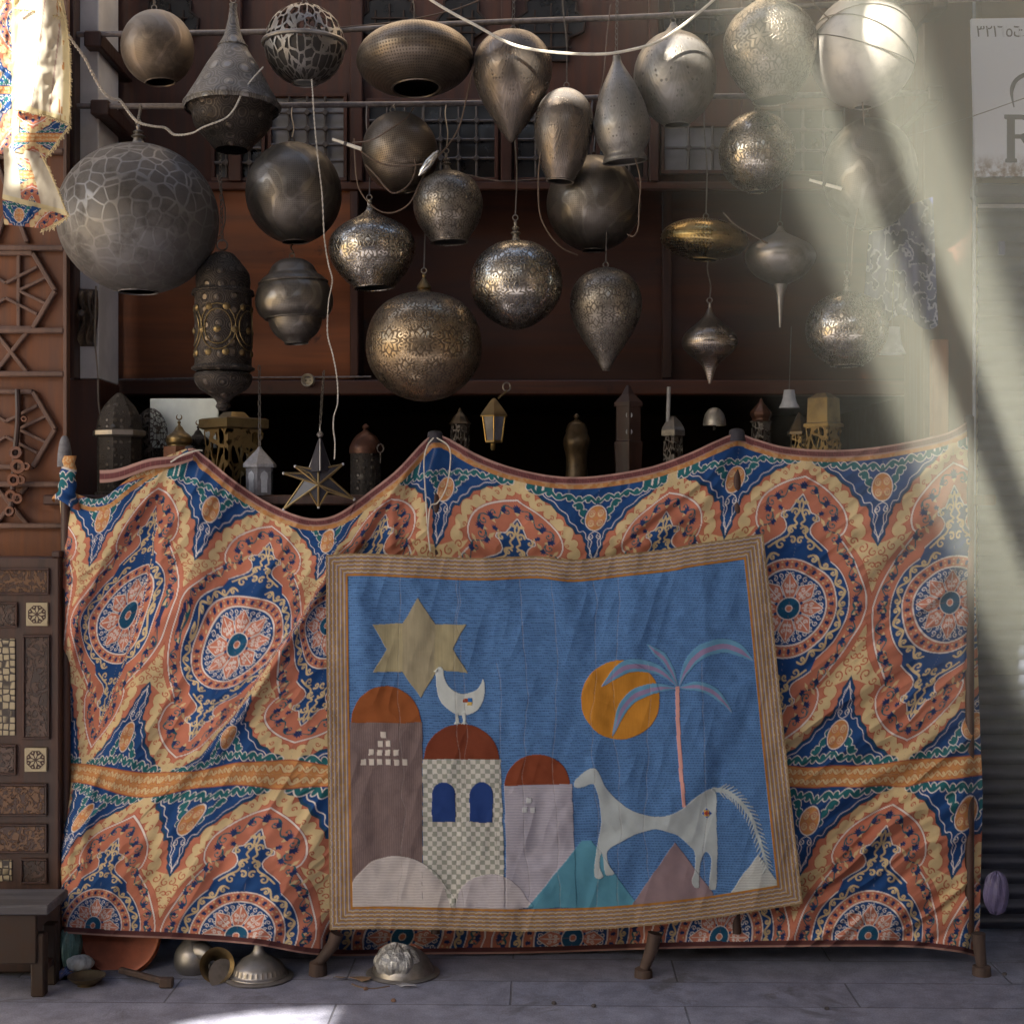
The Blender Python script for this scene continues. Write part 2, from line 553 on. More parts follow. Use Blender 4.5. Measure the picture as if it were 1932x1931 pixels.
def inside(pt, poly):
    r = False
    j = len(poly) - 1
    for i in range(len(poly)):
        if (poly[i][1] > pt[1]) != (poly[j][1] > pt[1]) and pt[0] < (poly[j][0]-poly[i][0])*(pt[1]-poly[i][1])/(poly[j][1]-poly[i][1]) + poly[i][0]:
            r = not r
        j = i
    return r
aw = MB()
fs = []
for f in rf:
    c = sum((rv[i] for i in f), Vector((0, 0))) / len(f)
    if c.x < ax0 or c.x > ax1 or c.y < ay0 or c.y > ay1 or any(inside(c, h) for h in HOLES):
        continue
    fs.append(tuple(f))
aw.add([(v.x, v.y, AW_Z) for v in rv], fs)
aw.add([(v.x, v.y, AW_Z + .012) for v in rv], [f[::-1] for f in fs])
tag(aw.build('sun_blocker', plain('blocker_canvas', (.16, .15, .13), .9)), 'unseen dark canvas awning stretched high across the lane', 'blocker')

a2 = MB().box((2.6, -.25, 4.3), (3.0, 2.1, .02))  # added out of view to block skylight over the right half
tag(a2.build('sky_blocker', bpy.data.materials['blocker_canvas']), 'dark canvas awning added out of view to cut skylight on the right half of the stall', 'blocker')

# ---------------------------------------------------------------- houses around the lane
def house(name, label, x0, x1, Y, h, facing, mat):
    r = thing(name, label, 'house', ((x0+x1)/2, Y, 0))
    m = MB()
    d = .5
    yy = Y + d/2 if facing < 0 else Y - d/2
    m.box(((x0+x1)/2, yy, h/2), (x1-x0, d, h))
    m.build('wall', mat, r)
    n = max(1, int((x1-x0) / 2.4))
    for i in range(n):
        cx = x0 + (i + .5) * (x1-x0) / n
        for z in (1.25, 4.2):
            if z + 1 > h: continue
            w = MB().box((cx, Y + facing*.03, z), (1.0, .08, 1.9 if z < 2 else 1.4), None, .01)
            wo_ = w.build('window', M_WOOD_RED, r)
            MB().box((cx, Y + facing*.075, z), (.8, .02, 1.7 if z < 2 else 1.2)).build('pane', M_BLACK, wo_)
    return r
house('opposite_house', 'dark brick house across the lane behind the viewer', -9, 9, -12.5, 6.2, 1, plain('dark_brick', (.11, .075, .055), .9, 0, .2, 5))
house('neighbour_house', 'sunlit stuccoed house further left along the lane', -14, -2.12, .42, 6.5, -1, M_STUCCO)

house('right_house', 'plain stuccoed house behind the shutter, further right along the lane', 2.05, 9, .86, 6.5, -1, M_STUCCO)
rh = thing('side_blocker', 'dark brick house wall added out of view to cut light from the right', 'house', (4.2, -4.5, 0))
MB().box((4.2, -4.6, 3.5), (1.2, 9.4, 7.0)).build('wall', bpy.data.materials['dark_brick'], rh)  # unseen wall put in to keep light off the right side
for yy in (-6.5, -2.5):
    w_ = MB().box((3.58, yy, 1.2), (.08, 1.1, 2.2), None, .01).build('window', M_WOOD_RED, rh)
    MB().box((3.535, yy, 1.2), (.02, .9, 2.0)).build('pane', M_BLACK, w_)
def sheet_mat():
    t = NT('fill_sheet_cotton')
    ob = t.coord('Object')
    c = t.mix(t.noise(3, 3, ob), (.78, .62, .36), (.82, .70, .46))
    d = t.n('BsdfDiffuse', {'Color': c})
    tr = t.n('BsdfTranslucent', {'Color': c})
    return t.done(t.n('MixShader', {0: .55, 1: d.outputs[0], 2: tr.outputs[0]}).outputs[0])
M_SHEET = sheet_mat()  # for unseen sheets added to pass warm sunlight in from the left
for k, (y0, y1, x, z0, z1, lab) in enumerate(((-2.6, -.7, -4.7, .4, 2.9, 'pale yellow cotton sheet added out of view to send warm light to the stall, nearer the wall'), (-5.0, -2.9, -4.9, .4, 2.8, 'pale yellow cotton sheet added out of view to send warm light to the stall, further out in the lane'))):
    m = MB()
    nx, ny = 40, 20
    vs = []
    for j in range(ny):
        for i in range(nx):
            a, b = i/(nx-1), j/(ny-1)
            vs.append((x + .05*math.sin(a*19)*(.3+b), y0 + (y1-y0)*a, z1 + (z0-z1)*b + .05*math.sin(a*6)))
    m.add(vs, [(j*nx+i, (j+1)*nx+i, (j+1)*nx+i+1, j*nx+i+1) for j in range(ny-1) for i in range(nx-1)])
    tag(m.build('warm_fill_sheet', M_SHEET, None, 'all'), lab, 'sheet')

# ---------------------------------------------------------------- the shopfront
WY = .90                                             # its face
sf = thing('wooden_shopfront', 'brown panelled wooden shopfront with grilled windows behind the hanging lamps', 'shopfront', (.2, WY, 0))
m = MB()
m.pbox(206, 357, 668, 716, WY, .03)
m.build('wall_panel', M_WOOD_PANEL, sf)
m = MB()
m.pbox(630, 330, 1760, 730, WY + .42, .03)
m.build('recessed_panel', wood('shaded_panel_wood', (.036, .010, .004), (.085, .024, .007), 'x', .5, 9, .12), sf)  # same panelling in darker wood, partly standing for shade
m = MB()
m.box((P(664, 0, WY).x, WY + .24, P(0, 535, WY).z), (.02, .40, .74))
m.build('jamb', M_WOOD_RED, sf)
m = MB()
m.box((P(1200, 0, WY).x, WY + .235, P(0, 718, WY).z), (2.6, .40, .02))
m.build('recess_floor', M_DARKBROWN, sf)
m = MB()
m.pbox(206, -80, 1745, 355, WY, .03)
m.build('upper_panel', M_WOOD_RED, sf)
m = MB()
m.pbox(140, -1300, 1900, -82, WY - .02, .08)
m.build('upper_wall', M_STUCCO, sf)
m = MB()
m.pbox(186, 717, 1745, 745, WY - .06, .10, .006)
m.build('beam', M_WOOD_REDX, sf)
m = MB()
m.pbox(186, 343, 1745, 358, WY - .035, .034, .004)
m.build('sill', M_WOOD_REDX, sf)
def post(x0, x1, y0, y1, mat=None, Y=WY - .05, d=.049):
    MB().pbox(x0, y0, x1, y1, Y, d, .004).build('post', mat or M_WOOD_RED, sf)
post(186, 208, -80, 715, M_WOOD_RED, WY - .06, .09)
post(430, 455, -80, 342)
post(660, 684, -80, 342)
post(945, 966, -80, 342)
post(1225, 1243, -80, 342)
post(1400, 1425, -80, 342)
post(660, 676, 360, 714, M_WOOD_RED, WY - .03, .029)
post(1250, 1268, 360, 714, M_WOOD_DARK, WY + .37, .04)
def grille_window(x0, y0, x1, y1, nx, ny, pane, wood_=None):
    Y = WY - .03
    f = MB()
    b = 7
    f.pbox(x0, y0, x1, y0+b, Y, .029); f.pbox(x0, y1-b, x1, y1, Y, .029)
    f.pbox(x0, y0+b, x0+b, y1-b, Y, .029); f.pbox(x1-b, y0+b, x1, y1-b, Y, .029)
    w = f.build('window', wood_ or M_WOOD_RED, sf)
    MB().pbox(x0+b, y0+b, x1-b, y1-b, WY - .006, .005, 0).build('pane', pane, w)
    g_ = MB()
    for i in range(1, nx):
        x = x0 + b + (x1-x0-2*b) * i / nx
        g_.tube([P(x, y0+b, Y+.006), P(x, y1-b, Y+.006)], .0065, 6)
        for j in range(1, ny):
            y = y0 + b + (y1-y0-2*b) * j / ny
            g_.box(P(x, y, Y+.006), (.026, .022, .026), Matrix.Rotation(PI/4, 3, 'Y'), .004)
    for j in range(1, ny):
        y = y0 + b + (y1-y0-2*b) * j / ny
        g_.tube([P(x0+b, y, Y+.004), P(x1-b, y, Y+.004)], .0065, 6)
    g_.build('grille', M_IRON, w)
grille_window(398, 246, 500, 342, 4, 3, M_BLACK)
grille_window(505, 176, 655, 342, 4, 5, M_WHITEPANE)
grille_window(690, 186, 940, 342, 7, 4, M_BLACK)
grille_window(970, 186, 1120, 342, 4, 4, M_BLACK)
grille_window(1125, 186, 1222, 342, 3, 4, M_BLACK)
grille_window(1247, 232, 1396, 328, 3, 2, M_WHITEPANE)
grille_window(1430, 200, 1600, 330, 4, 3, M_BLACK)
for cx, w, top in ((320, 54, -30), (735, 56, -40), (1040, 64, -38), (1310, 60, -20), (870, 44, -60)):
    a = [(-.5, 130), (-.5, 72), (-.95, 60), (-1.0, 36), (-.72, 22), (-.74, 4), (-.45, -8), (-.2, -18), (0, -40)]
    poly = [(cx + x*w, y) for x, y in a] + [(cx - x*w, y) for x, y in a[::-1][1:]]
    poly = [(x, min(y, 115)) for x, y in poly]
    n_ = MB().prism(poly, WY - .014, .013).build('arched_niche', M_BLACK, sf)
    e_ = MB()
    e_.tube([P(x, y, WY - .014) for x, y in poly], .007, 5, True)
    for k in (-.3, 0, .3):
        e_.tube([P(cx + k*w*1.6, 8 + abs(k)*40, WY - .02), P(cx + k*w*1.6, 112, WY - .02)], .005, 5)
    for yy in (35, 62, 90):
        e_.tube([P(cx - w*.62, yy, WY - .024), P(cx + w*.62, yy, WY - .024)], .005, 5)
    e_.build('frame', M_DARKBROWN, n_)
m = MB()
m.tube([P(190, 717, WY-.075), P(420, 713, WY-.075), P(700, 711, WY-.075)], .004, 6)
m.build('conduit', M_POLE, sf)
sk = MB()
c0 = P(581, 718, WY - .07)
RX = Matrix.Rotation(PI/2, 3, 'X')
sk.lathe([(0, .0), (.004, .012), (.004, .017), (.018, .021), (.022, .026), (.004, .030), (-.015, .030)], c0, 28, RX)
so = sk.build('wall_socket', plain('cream_bakelite', (.55, .47, .33), .4), sf, True)
mm = MB()
for dx in (-4, 4):
    mm.tube([P(581+dx, 718, WY-.0755), P(581+dx, 718, WY-.072)], .0028, 8)
mm.build('pin_hole', M_BLACK, so)

# dark room behind the beam
rm = MB()
y0, y1 = WY + .03, WY + 1.9
xl, xr, zt = P(150, 0, WY).x, P(1760, 0, WY).x, P(0, 730, WY).z
rm.add([(xl, y0, zt), (xr, y0, zt), (xr, y1, zt), (xl, y1, zt), (xl, y0, 0), (xr, y0, 0), (xr, y1, 0), (xl, y1, 0)],
       [(0, 1, 2, 3), (3, 2, 6, 7), (0, 3, 7, 4), (1, 5, 6, 2)])
tag(rm.build('shop_interior', M_DARKBROWN), kind='structure')
# upper part of the house the shop belongs to: keeps the sky out of the room
rf_ = MB().box((.1, WY + 1.4, P(0, 715, WY).z + 2.3), (4.6, 1.85, 4.5))
tag(rf_.build('shop_building', M_DARKBROWN), kind='structure')

# pale strip of plaster with carved plaque on it, left of the shopfront
pl = thing('plaster_pillar', 'pale plaster pillar left of the wooden shopfront with dark lower part', 'pillar', P(162, 1800, .43))
MB().pbox(128, -300, 186, 715, .43, .3, .004).build('shaft', M_MARBLE, pl)
MB().pbox(127, 715.5, 188, 1800, .42, .3, .004).build('base', M_WOOD_RED, pl)
MB().pbox(126, -300, 140, 714, .34, .085, .004).build('edge_board', M_WOOD_DARK, pl)
def plaque_mat():
    t = NT('carved_stone')
    ob = t.coord('Object')
    a = t.noise(9, 5, t.coord('Object', (2.4, 1, .5)), .6, .8)
    b = t.noise(60, 4, ob, .7)
    h = t.math('ADD', a, t.math('MULTIPLY', b, .25))
    c = t.mix(t.smooth(a, .35, .65), (.045, .03, .02), (.20, .14, .085))
    p = t.pbsdf(Base_Color=c, Roughness=.45, Normal=t.bump(h, 1.0, .03))
    return t.done(p.outputs[0])
pq = thing('carved_plaque', 'dark lumpy carved plaque fixed to the pale pillar', 'plaque', P(160, 656, .37))
M_PLAQ = plaque_mat()
mm = MB()
nx, ny = 26, 44
for face in (0,):
    vs = []
    for j in range(ny):
        for i in range(nx):
            a, b = i / (nx-1), j / (ny-1)
            x = 135 + 49 * a + 2 * math.sin(b * 5); y = 546 + 108 * b
            edge = min(a, 1-a, b, 1-b)
            dep = .05 * min(1, edge * 9) * (.75 + .25 * math.sin(a * 21 + math.sin(b*9) * 1.4)) + .008 * math.sin(b*17 + a*5)
            vs.append(P(x, y, .424 - dep))
    mm.add(vs, [(j*nx+i, (j+1)*nx+i, (j+1)*nx+i+1, j*nx+i+1) for j in range(ny-1) for i in range(nx-1)])
mm.build('slab', M_PLAQ, pq, 'all')
mm = MB()
mm.lathe([(0, 0), (.012, .012), (.02, .014), (.03, .010), (.034, 0)], P(157, 592, .365), 16, Matrix.Rotation(-PI/2, 3, 'X') @ Matrix.Rotation(PI, 3, 'X'))
mm.build('knob', M_IRON, pq, True)
cbl = MB()
cbl.tube(cat([P(181, 540, .36), P(180, 590, .36), P(179, 640, .36), P(184, 700, .36), P(186, 760, .36), P(192, 800, .36)], 6), .0035, 6)
tag(cbl.build('cable', plain('dusty_cable', (.22, .18, .13), .7)), 'thin dusty cable running down beside the carved plaque', 'cable')

# ---------------------------------------------------------------- lattice door leaf on the left
DY = .22
ld = thing('lattice_door', 'brown wooden door leaf with hexagonal raised lattice, left of the stall', 'door', P(60, 1819, DY))
MB().pbox(-60, -60, 125, 1790, DY, .05, .004).build('door_panel', M_WOOD_DOOR, ld)
m = MB()
def rail(x0, y0, x1, y1, w=9, Y=DY, d=.028):
    s_ = S(Y)
    m.bar(P(x0, y0, Y - d/2), P(x1, y1, Y - d/2), w * s_, d)
for yy in (130, 287, 469, 624.5, 706, 914, 992):
    rail(-60, yy, 122, yy, 10, DY, .034)
m.pbox(119, -60, 126, 1040, DY - .03, .03)
for cy in (226, 549, 810):
    hh = 71
    rail(-20, cy-hh, 63, cy-hh+.5); rail(63, cy-hh, 105, cy); rail(105, cy, 63, cy+hh); rail(-20, cy+hh, 63, cy+hh+.5)
    rail(36, cy-hh, 36, cy+hh, 7, DY, .02)
    for sx, sy in ((1, 1), (1, -1)):
        rail(12, cy - sy*14, 72, cy - sy*45, 6, DY, .022)
        rail(36, cy, 88, cy - sy*25, 6, DY, .022)
        rail(-20, cy - sy*34, 12, cy - sy*14, 6, DY, .022)
for cy, h2 in ((665, 38), (953, 36), (378, 80), (80, 44)):
    rail(52, cy-h2, -8, cy+h2, 8, DY, .024)
    rail(-8, cy-h2, 52, cy+h2, 8, DY, .0245)
m.build('lattice', M_WOOD_TRIM, ld)

# dark carved ornament hanging in front of the lattice door
om = thing('hanging_ornament', 'dark carved ornament hanging on the brown lattice door', 'ornament', P(38, 1000, DY - .08))
mm = MB()
mm.tube(cat([P(33, 735, DY-.05), P(34, 790, DY-.06), P(29, 850, DY-.06), P(26, 900, DY-.06), P(20, 975, DY-.06)], 5), .011, 8)
mm.build('stem', M_WOOD_DARK, om, True)
for (x, y, r_) in ((30, 855, 13), (34, 880, 15), (26, 905, 13), (40, 905, 9), (21, 935, 12), (33, 940, 11), (18, 965, 10), (50, 880, 8), (46, 790, 6)):
    mm = MB()
    mm.lathe([(-.006, r_*.5*U0), (-.006, r_*U0), (.008, r_*U0*.95), (.008, r_*.5*U0), (-.006, r_*.5*U0)], P(x, y, DY-.07), 16, Matrix.Rotation(PI/2 + .2*math.sin(x), 3, 'X'))
    mm.build('carved_ring', M_WOOD_CARVE, om, True)

# ---------------------------------------------------------------- carved and inlaid cabinet, lower left
CY = .06
cb = thing('inlaid_cabinet', 'dark carved wooden cabinet with inlaid star tiles, left of the printed cloth', 'cabinet', P(50, 1840, CY))
MB().pbox(-70, 1051, 112, 1835, CY, .14, .006).build('body', M_WOOD_DARK, cb)
MB().pbox(97, 1040, 113, 1051.5, CY - .004, .12, .004).build('finial', M_WOOD_DARK, cb)
def relief_mat(name, light, dark, k, kind):
    t = NT(name)
    ob = t.coord('Object')
    if kind == 'inlay':
        vo = t.n('TexVoronoi', {'Vector': ob, 'Scale': k, 'Randomness': .25}, feature='DISTANCE_TO_EDGE').outputs['Distance']
        f = t.smooth(vo, .06, .12)
    else:
        f = t.smooth(t.noise(k, 2, ob, .5, 2.2), .46, .54)
    c = t.mix(f, dark, light)
    p = t.pbsdf(Base_Color=c, Roughness=.4, Normal=t.bump(f, .7, .006))
    return t.done(p.outputs[0])
M_INLAY = relief_mat('bone_inlay', (.36, .30, .19), (.035, .025, .02), 38, 'inlay')
M_GILT = relief_mat('carved_gilt_panel', (.125, .060, .024), (.045, .018, .010), 30, 'carve')
M_RELIEF = relief_mat('dark_relief', (.075, .042, .030), (.035, .02, .015), 26, 'carve')
M_BONE = plain('bone', (.40, .335, .21), .4, 0, .1)
def framed(x0, y0, x1, y1, mat, name='panel', w=4):
    f = MB().pbox(x0+w, y0+w, x1-w, y1-w, CY - .005, .0045, .001)
    p_ = f.build(name, mat, cb)
    q = MB()
    q.pbox(x0, y0, x1, y0+w, CY - .013, .0125); q.pbox(x0, y1-w, x1, y1, CY - .013, .0125)
    q.pbox(x0, y0+w, x0+w, y1-w, CY - .0125, .012); q.pbox(x1-w, y0+w, x1, y1-w, CY - .0125, .012)
    q.build('frame', M_WOOD_DARK, p_)
    return p_
framed(-40, 1072, 92, 1122, M_GILT)
framed(-40, 1136, 32, 1184, M_RELIEF)
framed(42, 1198, 93, 1395, M_RELIEF)
framed(-40, 1405, 30, 1462, M_RELIEF)
framed(-40, 1479, 88, 1540, M_GILT)
framed(-40, 1555, 88, 1610, M_GILT)
framed(38, 1620, 88, 1668, M_RELIEF)
MB().pbox(-20, 1205, 28, 1387, CY - .006, .0055, .001).build('inlay_strip', M_INLAY, cb)
MB().pbox(-20, 1622, 22, 1662, CY - .006, .0055, .001).build('inlay_strip', M_INLAY, cb)
for (x0, y0, x1, y1) in ((49, 1137, 90, 1181), (46, 1411, 88, 1456)):
    t_ = MB().pbox(x0, y0, x1, y1, CY - .012, .0115, .002)
    tile = t_.build('star_tile', M_BONE, cb)
    cx, cy, R_ = (x0+x1)/2, (y0+y1)/2, (x1-x0)/2
    oct_ = [(cx + R_*.88*math.cos(PI/8 + k*PI/4), cy + R_*.88*math.sin(PI/8 + k*PI/4)) for k in range(8)]
    d_ = MB().prism(oct_, CY - .0135, .001)
    q = d_.build('octagon', M_WOOD_DARK, tile)
    st_ = MB()
    for k in range(8):
        a = k*PI/4
        st_.prism([(cx + R_*.14*math.cos(a), cy + R_*.14*math.sin(a)), (cx + R_*.42*math.cos(a-.28), cy + R_*.42*math.sin(a-.28)),
                   (cx + R_*.78*math.cos(a), cy + R_*.78*math.sin(a)), (cx + R_*.42*math.cos(a+.28), cy + R_*.42*math.sin(a+.28))], CY - .015, .001)
        b = a + PI/8
        st_.prism([(cx + R_*.66*math.cos(b-.12), cy + R_*.66*math.sin(b-.12)), (cx + R_*.80*math.cos(b), cy + R_*.80*math.sin(b)), (cx + R_*.66*math.cos(b+.12), cy + R_*.66*math.sin(b+.12))], CY - .0152, .001)
    for sx in (-1, 1):
        for sy in (-1, 1):
            st_.prism([(cx+sx*R_*.93, cy+sy*R_*.93), (cx+sx*R_*.6, cy+sy*R_*.93), (cx+sx*R_*.93, cy+sy*R_*.6)], CY - .0145, .002)
    st_.build('star', M_BONE, tile)

# weathered bench in front of the cabinet
bn = thing('wooden_bench', 'low weathered wooden bench with grey top beside the cabinet', 'bench', (P(20, 0, -.2).x, -.2, 0))
bx0, bx1 = -2.4, P(86, 0, -.25).x
MB().box(((bx0+bx1)/2, -.10, .325), (bx1-bx0, .24, .035), None, .006).build('seat', M_WOOD_GREY, bn)
MB().box(((bx0+bx1)/2 - .02, -.19, .215), (bx1-bx0-.06, .02, .18), None, .004).build('apron', M_DARKBROWN, bn)
for yy in (-.165, -.03):
    MB().box((bx1 - .05, yy, .115), (.05, .05, .23), None, .006).build('leg', M_DARKBROWN, bn)
MB().box((bx1-.05, -.10, .09), (.03, .09, .03), None, .004).build('stretcher', M_WOOD_DARK, bn)

# ---------------------------------------------------------------- right side: pillar, sign, shutter
pr = thing('wooden_pillar', 'brown wooden pillar between the shopfront and the metal shutter', 'pillar', P(1785, 1780, .5))
MB().pbox(1742, -300, 1836, 1785, .55, .3, .006).build('shaft', M_WOOD_RED, pr)
MB().pbox(1760, 640, 1790, 1100, .50, .049, .004).build('board', wood('orange_board', (.22, .08, .03), (.36, .15, .06), 'z', .6, 20), pr)
MB().tube([P(1838, -300, .5), P(1838, 1780, .5)], .007, 8).build('pipe', plain('grey_pipe', (.30, .32, .36), .5), pr, True)
sh = thing('roller_shutter', 'closed bluish metal roller shutter at the right edge of the photo', 'shutter', P(1960, 1763, .6))
m = MB()
prof_ = []
zt, zb = P(0, 372, .62).z, .02
npitch = int((zt - zb) / .062)
x0_, x1_ = P(1843, 0, .62).x, P(2250, 0, .62).x
vs = []
K = 8
for i in range(npitch * K + 1):
    z = zb + (zt - zb) * i / (npitch * K)
    ph = (i % K) / K
    dy = -.018 * math.sin(PI * ph)
    vs += [(x0_, .62 + dy, z), (x1_, .62 + dy, z)]
m.add(vs, [(2*i, 2*i+1, 2*i+3, 2*i+2) for i in range(npitch*K)])
m.build('slats', plain('galvanised_blue_grey', (.06, .068, .095), .45, .3, .18, 5), sh, True)
MB().pbox(1840, 345, 2250, 372, .48, .2, .01).build('housing', plain('grey_painted_steel', (.08, .084, .10), .5), sh)
MB().pbox(1846, 385, 1990, 392, .585, .012, .002).build('lath', M_MARBLE, sh)
lk = MB()
lk.pbox(1885, 455, 1897, 481, .585, .02, .003)
lk.build('lock_plate', plain('blue_enamel', (.05, .06, .16), .5), sh)

# white sign with the telephone number and lettering
SY = .40
sg = thing('shop_sign', 'white painted sign with Arabic telephone number and big letters above the shutter', 'sign', P(1960, 332, SY))
def sign_mat():
    t = NT('worn_white_paint')
    ob = t.coord('Object')
    a = t.noise(26, 6, ob, .7)
    z = t.n('SeparateXYZ', {0: ob}).outputs[2]
    rust = t.math('MULTIPLY', t.smooth(a, .35, .62), t.smooth(z, .10, .02))
    c = t.mix(t.smooth(a, .60, .75, 0, .5), (.74, .77, .84), (.38, .37, .37))
    c = t.mix(rust, c, (.17, .085, .05))
    p = t.pbsdf(Base_Color=c, Roughness=.55)
    return t.done(p.outputs[0])
MB().prism([(1833, 36), (2240, 30), (2240, 330), (1841, 334)], SY, .02).build('board', sign_mat(), sg)
M_INK = plain('dark_blue_paint', (.030, .026, .050), .5)
m = MB()
m.prism([(1895, 217), (1925, 217), (1948, 219), (1960, 228), (1963, 241), (1956, 254), (1942, 260), (1968, 300), (1976, 301), (1976, 307), (1957, 307), (1926, 262),
         (1915, 262), (1915, 299), (1919, 301), (1919, 307), (1897, 307), (1897, 301), (1900, 299), (1900, 226), (1895, 224)], SY - .003, .0028)
m.build('letter', M_INK, sg)
m = MB()
m.prism([(1915, 226), (1928, 226), (1940, 230), (1944, 240), (1938, 250), (1926, 254), (1915, 254)], SY - .0042, .001)
m.build('letter_counter', bpy.data.materials['worn_white_paint'], sg)
m = MB()
m.tube([P(x, y, SY - .002) for x, y in cat([(1960, 150), (1940, 142), (1925, 146), (1914, 156), (1909, 170), (1909, 182), (1913, 203)], 5)], .008, 6,
       taper=[1.2]*18 + list(np.linspace(1.2, .25, 13)))
m.build('flourish', M_INK, sg, True)
fc = bpy.data.curves.new('telephone_number', 'FONT')
fc.body = '\u0663\u0662\u0661\u0666\u0665\u0666'
fc.size = .064
fc.extrude = .0006
fc.materials.append(M_INK)
def place_font(fc, x, y, Y):
    tmp = bpy.data.objects.new('glyphs', fc)
    COL.objects.link(tmp)
    me = bpy.data.meshes.new_from_object(tmp.evaluated_get(bpy.context.evaluated_depsgraph_get()))
    bpy.data.objects.remove(tmp)
    o = bpy.data.objects.new(fc.name, me)
    COL.objects.link(o)
    o.parent = sg
    o.location = P(x, y, Y) - ROOTLOC[sg.name]
    o.rotation_euler = (PI/2, 0, 0)
    return o
place_font(fc, 1841, 70, SY - .002)
fc2 = bpy.data.curves.new('telephone_mark', 'FONT')
fc2.body = '\u062a'
fc2.size = .06
fc2.extrude = .0006
fc2.materials.append(M_INK)
place_font(fc2, 1912, 70, SY - .002)
wr = MB()
wr.tube(cat([P(1700, 262, .3), P(1838, 219, .32), P(1924, 189, .33), P(2100, 130, .33)], 6), .0018, 5)
tag(wr.build('wire', M_IRON), 'thin taut wire crossing in front of the white sign', 'wire')

# ---------------------------------------------------------------- two long steel poles that the lamps hang from
def pole(name, label, pts, brackets):
    r = thing(name, label, 'pole', P(900, pts[3][1], PY_))
    mm = MB()
    mm.tube(cat([P(x, y, PY_) for x, y in pts], 8), .0115, 10)
    mm.build('rod', M_POLE, r, True)
    for (x0, y0, x1, y1) in brackets:
        MB().pbox(x0, y0, x1, y1, PY_ - .02, .5, .005).build('bracket', M_WOOD_DARK, r)
PY_ = .38
pole('hanging_pole', 'upper rusty steel pole that lamps hang from, rising to the right', [(120, 66), (300, 64), (500, 61), (645, 57), (900, 44), (1240, 31), (1531, 12), (1800, 0), (1900, -4)], [(158, 58, 190, 88), (1760, -18, 1790, 14)])
pole('hanging_pole', 'lower rusty steel pole that lamps hang from', [(10, 202), (160, 201), (400, 201), (579, 199), (900, 195), (1114, 185), (1400, 182), (1760, 176)], [(170, 188, 205, 216), (1752, 162, 1780, 190)])
# ---------------------------------------------------------------- printed tent cloth: one quarter of its repeat, drawn at 4 samples per unit
Q = 4
TW, TH = 155, 305
c_red = np.array((.50, .18, .112)); c_yel = np.array((.62, .48, .26)); c_blu = np.array((.014, .060, .195))
c_teal = np.array((.018, .130, .150)); c_whi = np.array((.72, .67, .62)); c_ora = np.array((.53, .245, .085))
c_pink = np.array((.55, .20, .13)); c_nav = np.array((.018, .035, .12)); c_mar = np.array((.10, .035, .035)); c_trim = np.array((.40, .24, .20))

class Paint:
    def __init__(s, w, h, q, base):
        s.q, s.w, s.h = q, w, h
        s.Y, s.X = np.mgrid[0:h*q, 0:w*q].astype(np.float32)
        s.X = (s.X + .5) / q; s.Y = (s.Y + .5) / q
        s.img = np.tile(np.array(base, np.float32), (h*q, w*q, 1))
    def fill(s, mask, col):
        s.img[mask] = col
    def pmask(s, poly):
        p = np.array(poly, float)
        m = np.zeros(s.X.shape, bool)
        x0, x1, y0, y1 = [int(v) for v in (max(0, p[:, 0].min()*s.q-1), min(s.X.shape[1], p[:, 0].max()*s.q+2), max(0, p[:, 1].min()*s.q-1), min(s.X.shape[0], p[:, 1].max()*s.q+2))]
        if x1 <= x0 or y1 <= y0: return m
        X = s.X[y0:y1, x0:x1]; Y = s.Y[y0:y1, x0:x1]
        r = np.zeros(X.shape, bool)
        j = len(p) - 1
        for i in range(len(p)):
            if p[i, 1] != p[j, 1]:
                c = ((p[i, 1] > Y) != (p[j, 1] > Y)) & (X < (p[j, 0]-p[i, 0])*(Y-p[i, 1])/(p[j, 1]-p[i, 1]) + p[i, 0])
                r ^= c
            j = i
        m[y0:y1, x0:x1] = r
        return m
    def poly(s, poly, col):
        s.img[s.pmask(poly)] = col
    def line(s, pts, w, col, w2=None):
        """stroke, tapering from w to w2"""
        pts = np.array(pts, float)
        n = len(pts) - 1
        for i in range(n):
            a, b = pts[i], pts[i+1]
            ww = w if w2 is None else w + (w2 - w) * i / max(1, n-1)
            r = ww / 2
            x0 = int(max(0, (min(a[0], b[0]) - r) * s.q - 1)); x1 = int(min(s.X.shape[1], (max(a[0], b[0]) + r) * s.q + 2))
            y0 = int(max(0, (min(a[1], b[1]) - r) * s.q - 1)); y1 = int(min(s.X.shape[0], (max(a[1], b[1]) + r) * s.q + 2))
            if x1 <= x0 or y1 <= y0: continue
            X = s.X[y0:y1, x0:x1] - a[0]; Y = s.Y[y0:y1, x0:x1] - a[1]
            d = b - a
            L = max(1e-9, d @ d)
            t = np.clip((X*d[0] + Y*d[1]) / L, 0, 1)
            m = (X - t*d[0])**2 + (Y - t*d[1])**2 <= r*r
            s.img[y0:y1, x0:x1][m] = col
    def disc(s, cx, cy, rx, col, ry=None):
        ry = ry or rx
        s.img[((s.X-cx)/rx)**2 + ((s.Y-cy)/ry)**2 <= 1] = col

def curl(cx, cy, r, a0, turns, n=22):
    return [(cx + r*(1-.82*k/n)*math.cos(a0 + turns*2*PI*k/n), cy + r*(1-.82*k/n)*math.sin(a0 + turns*2*PI*k/n)) for k in range(n+1)]

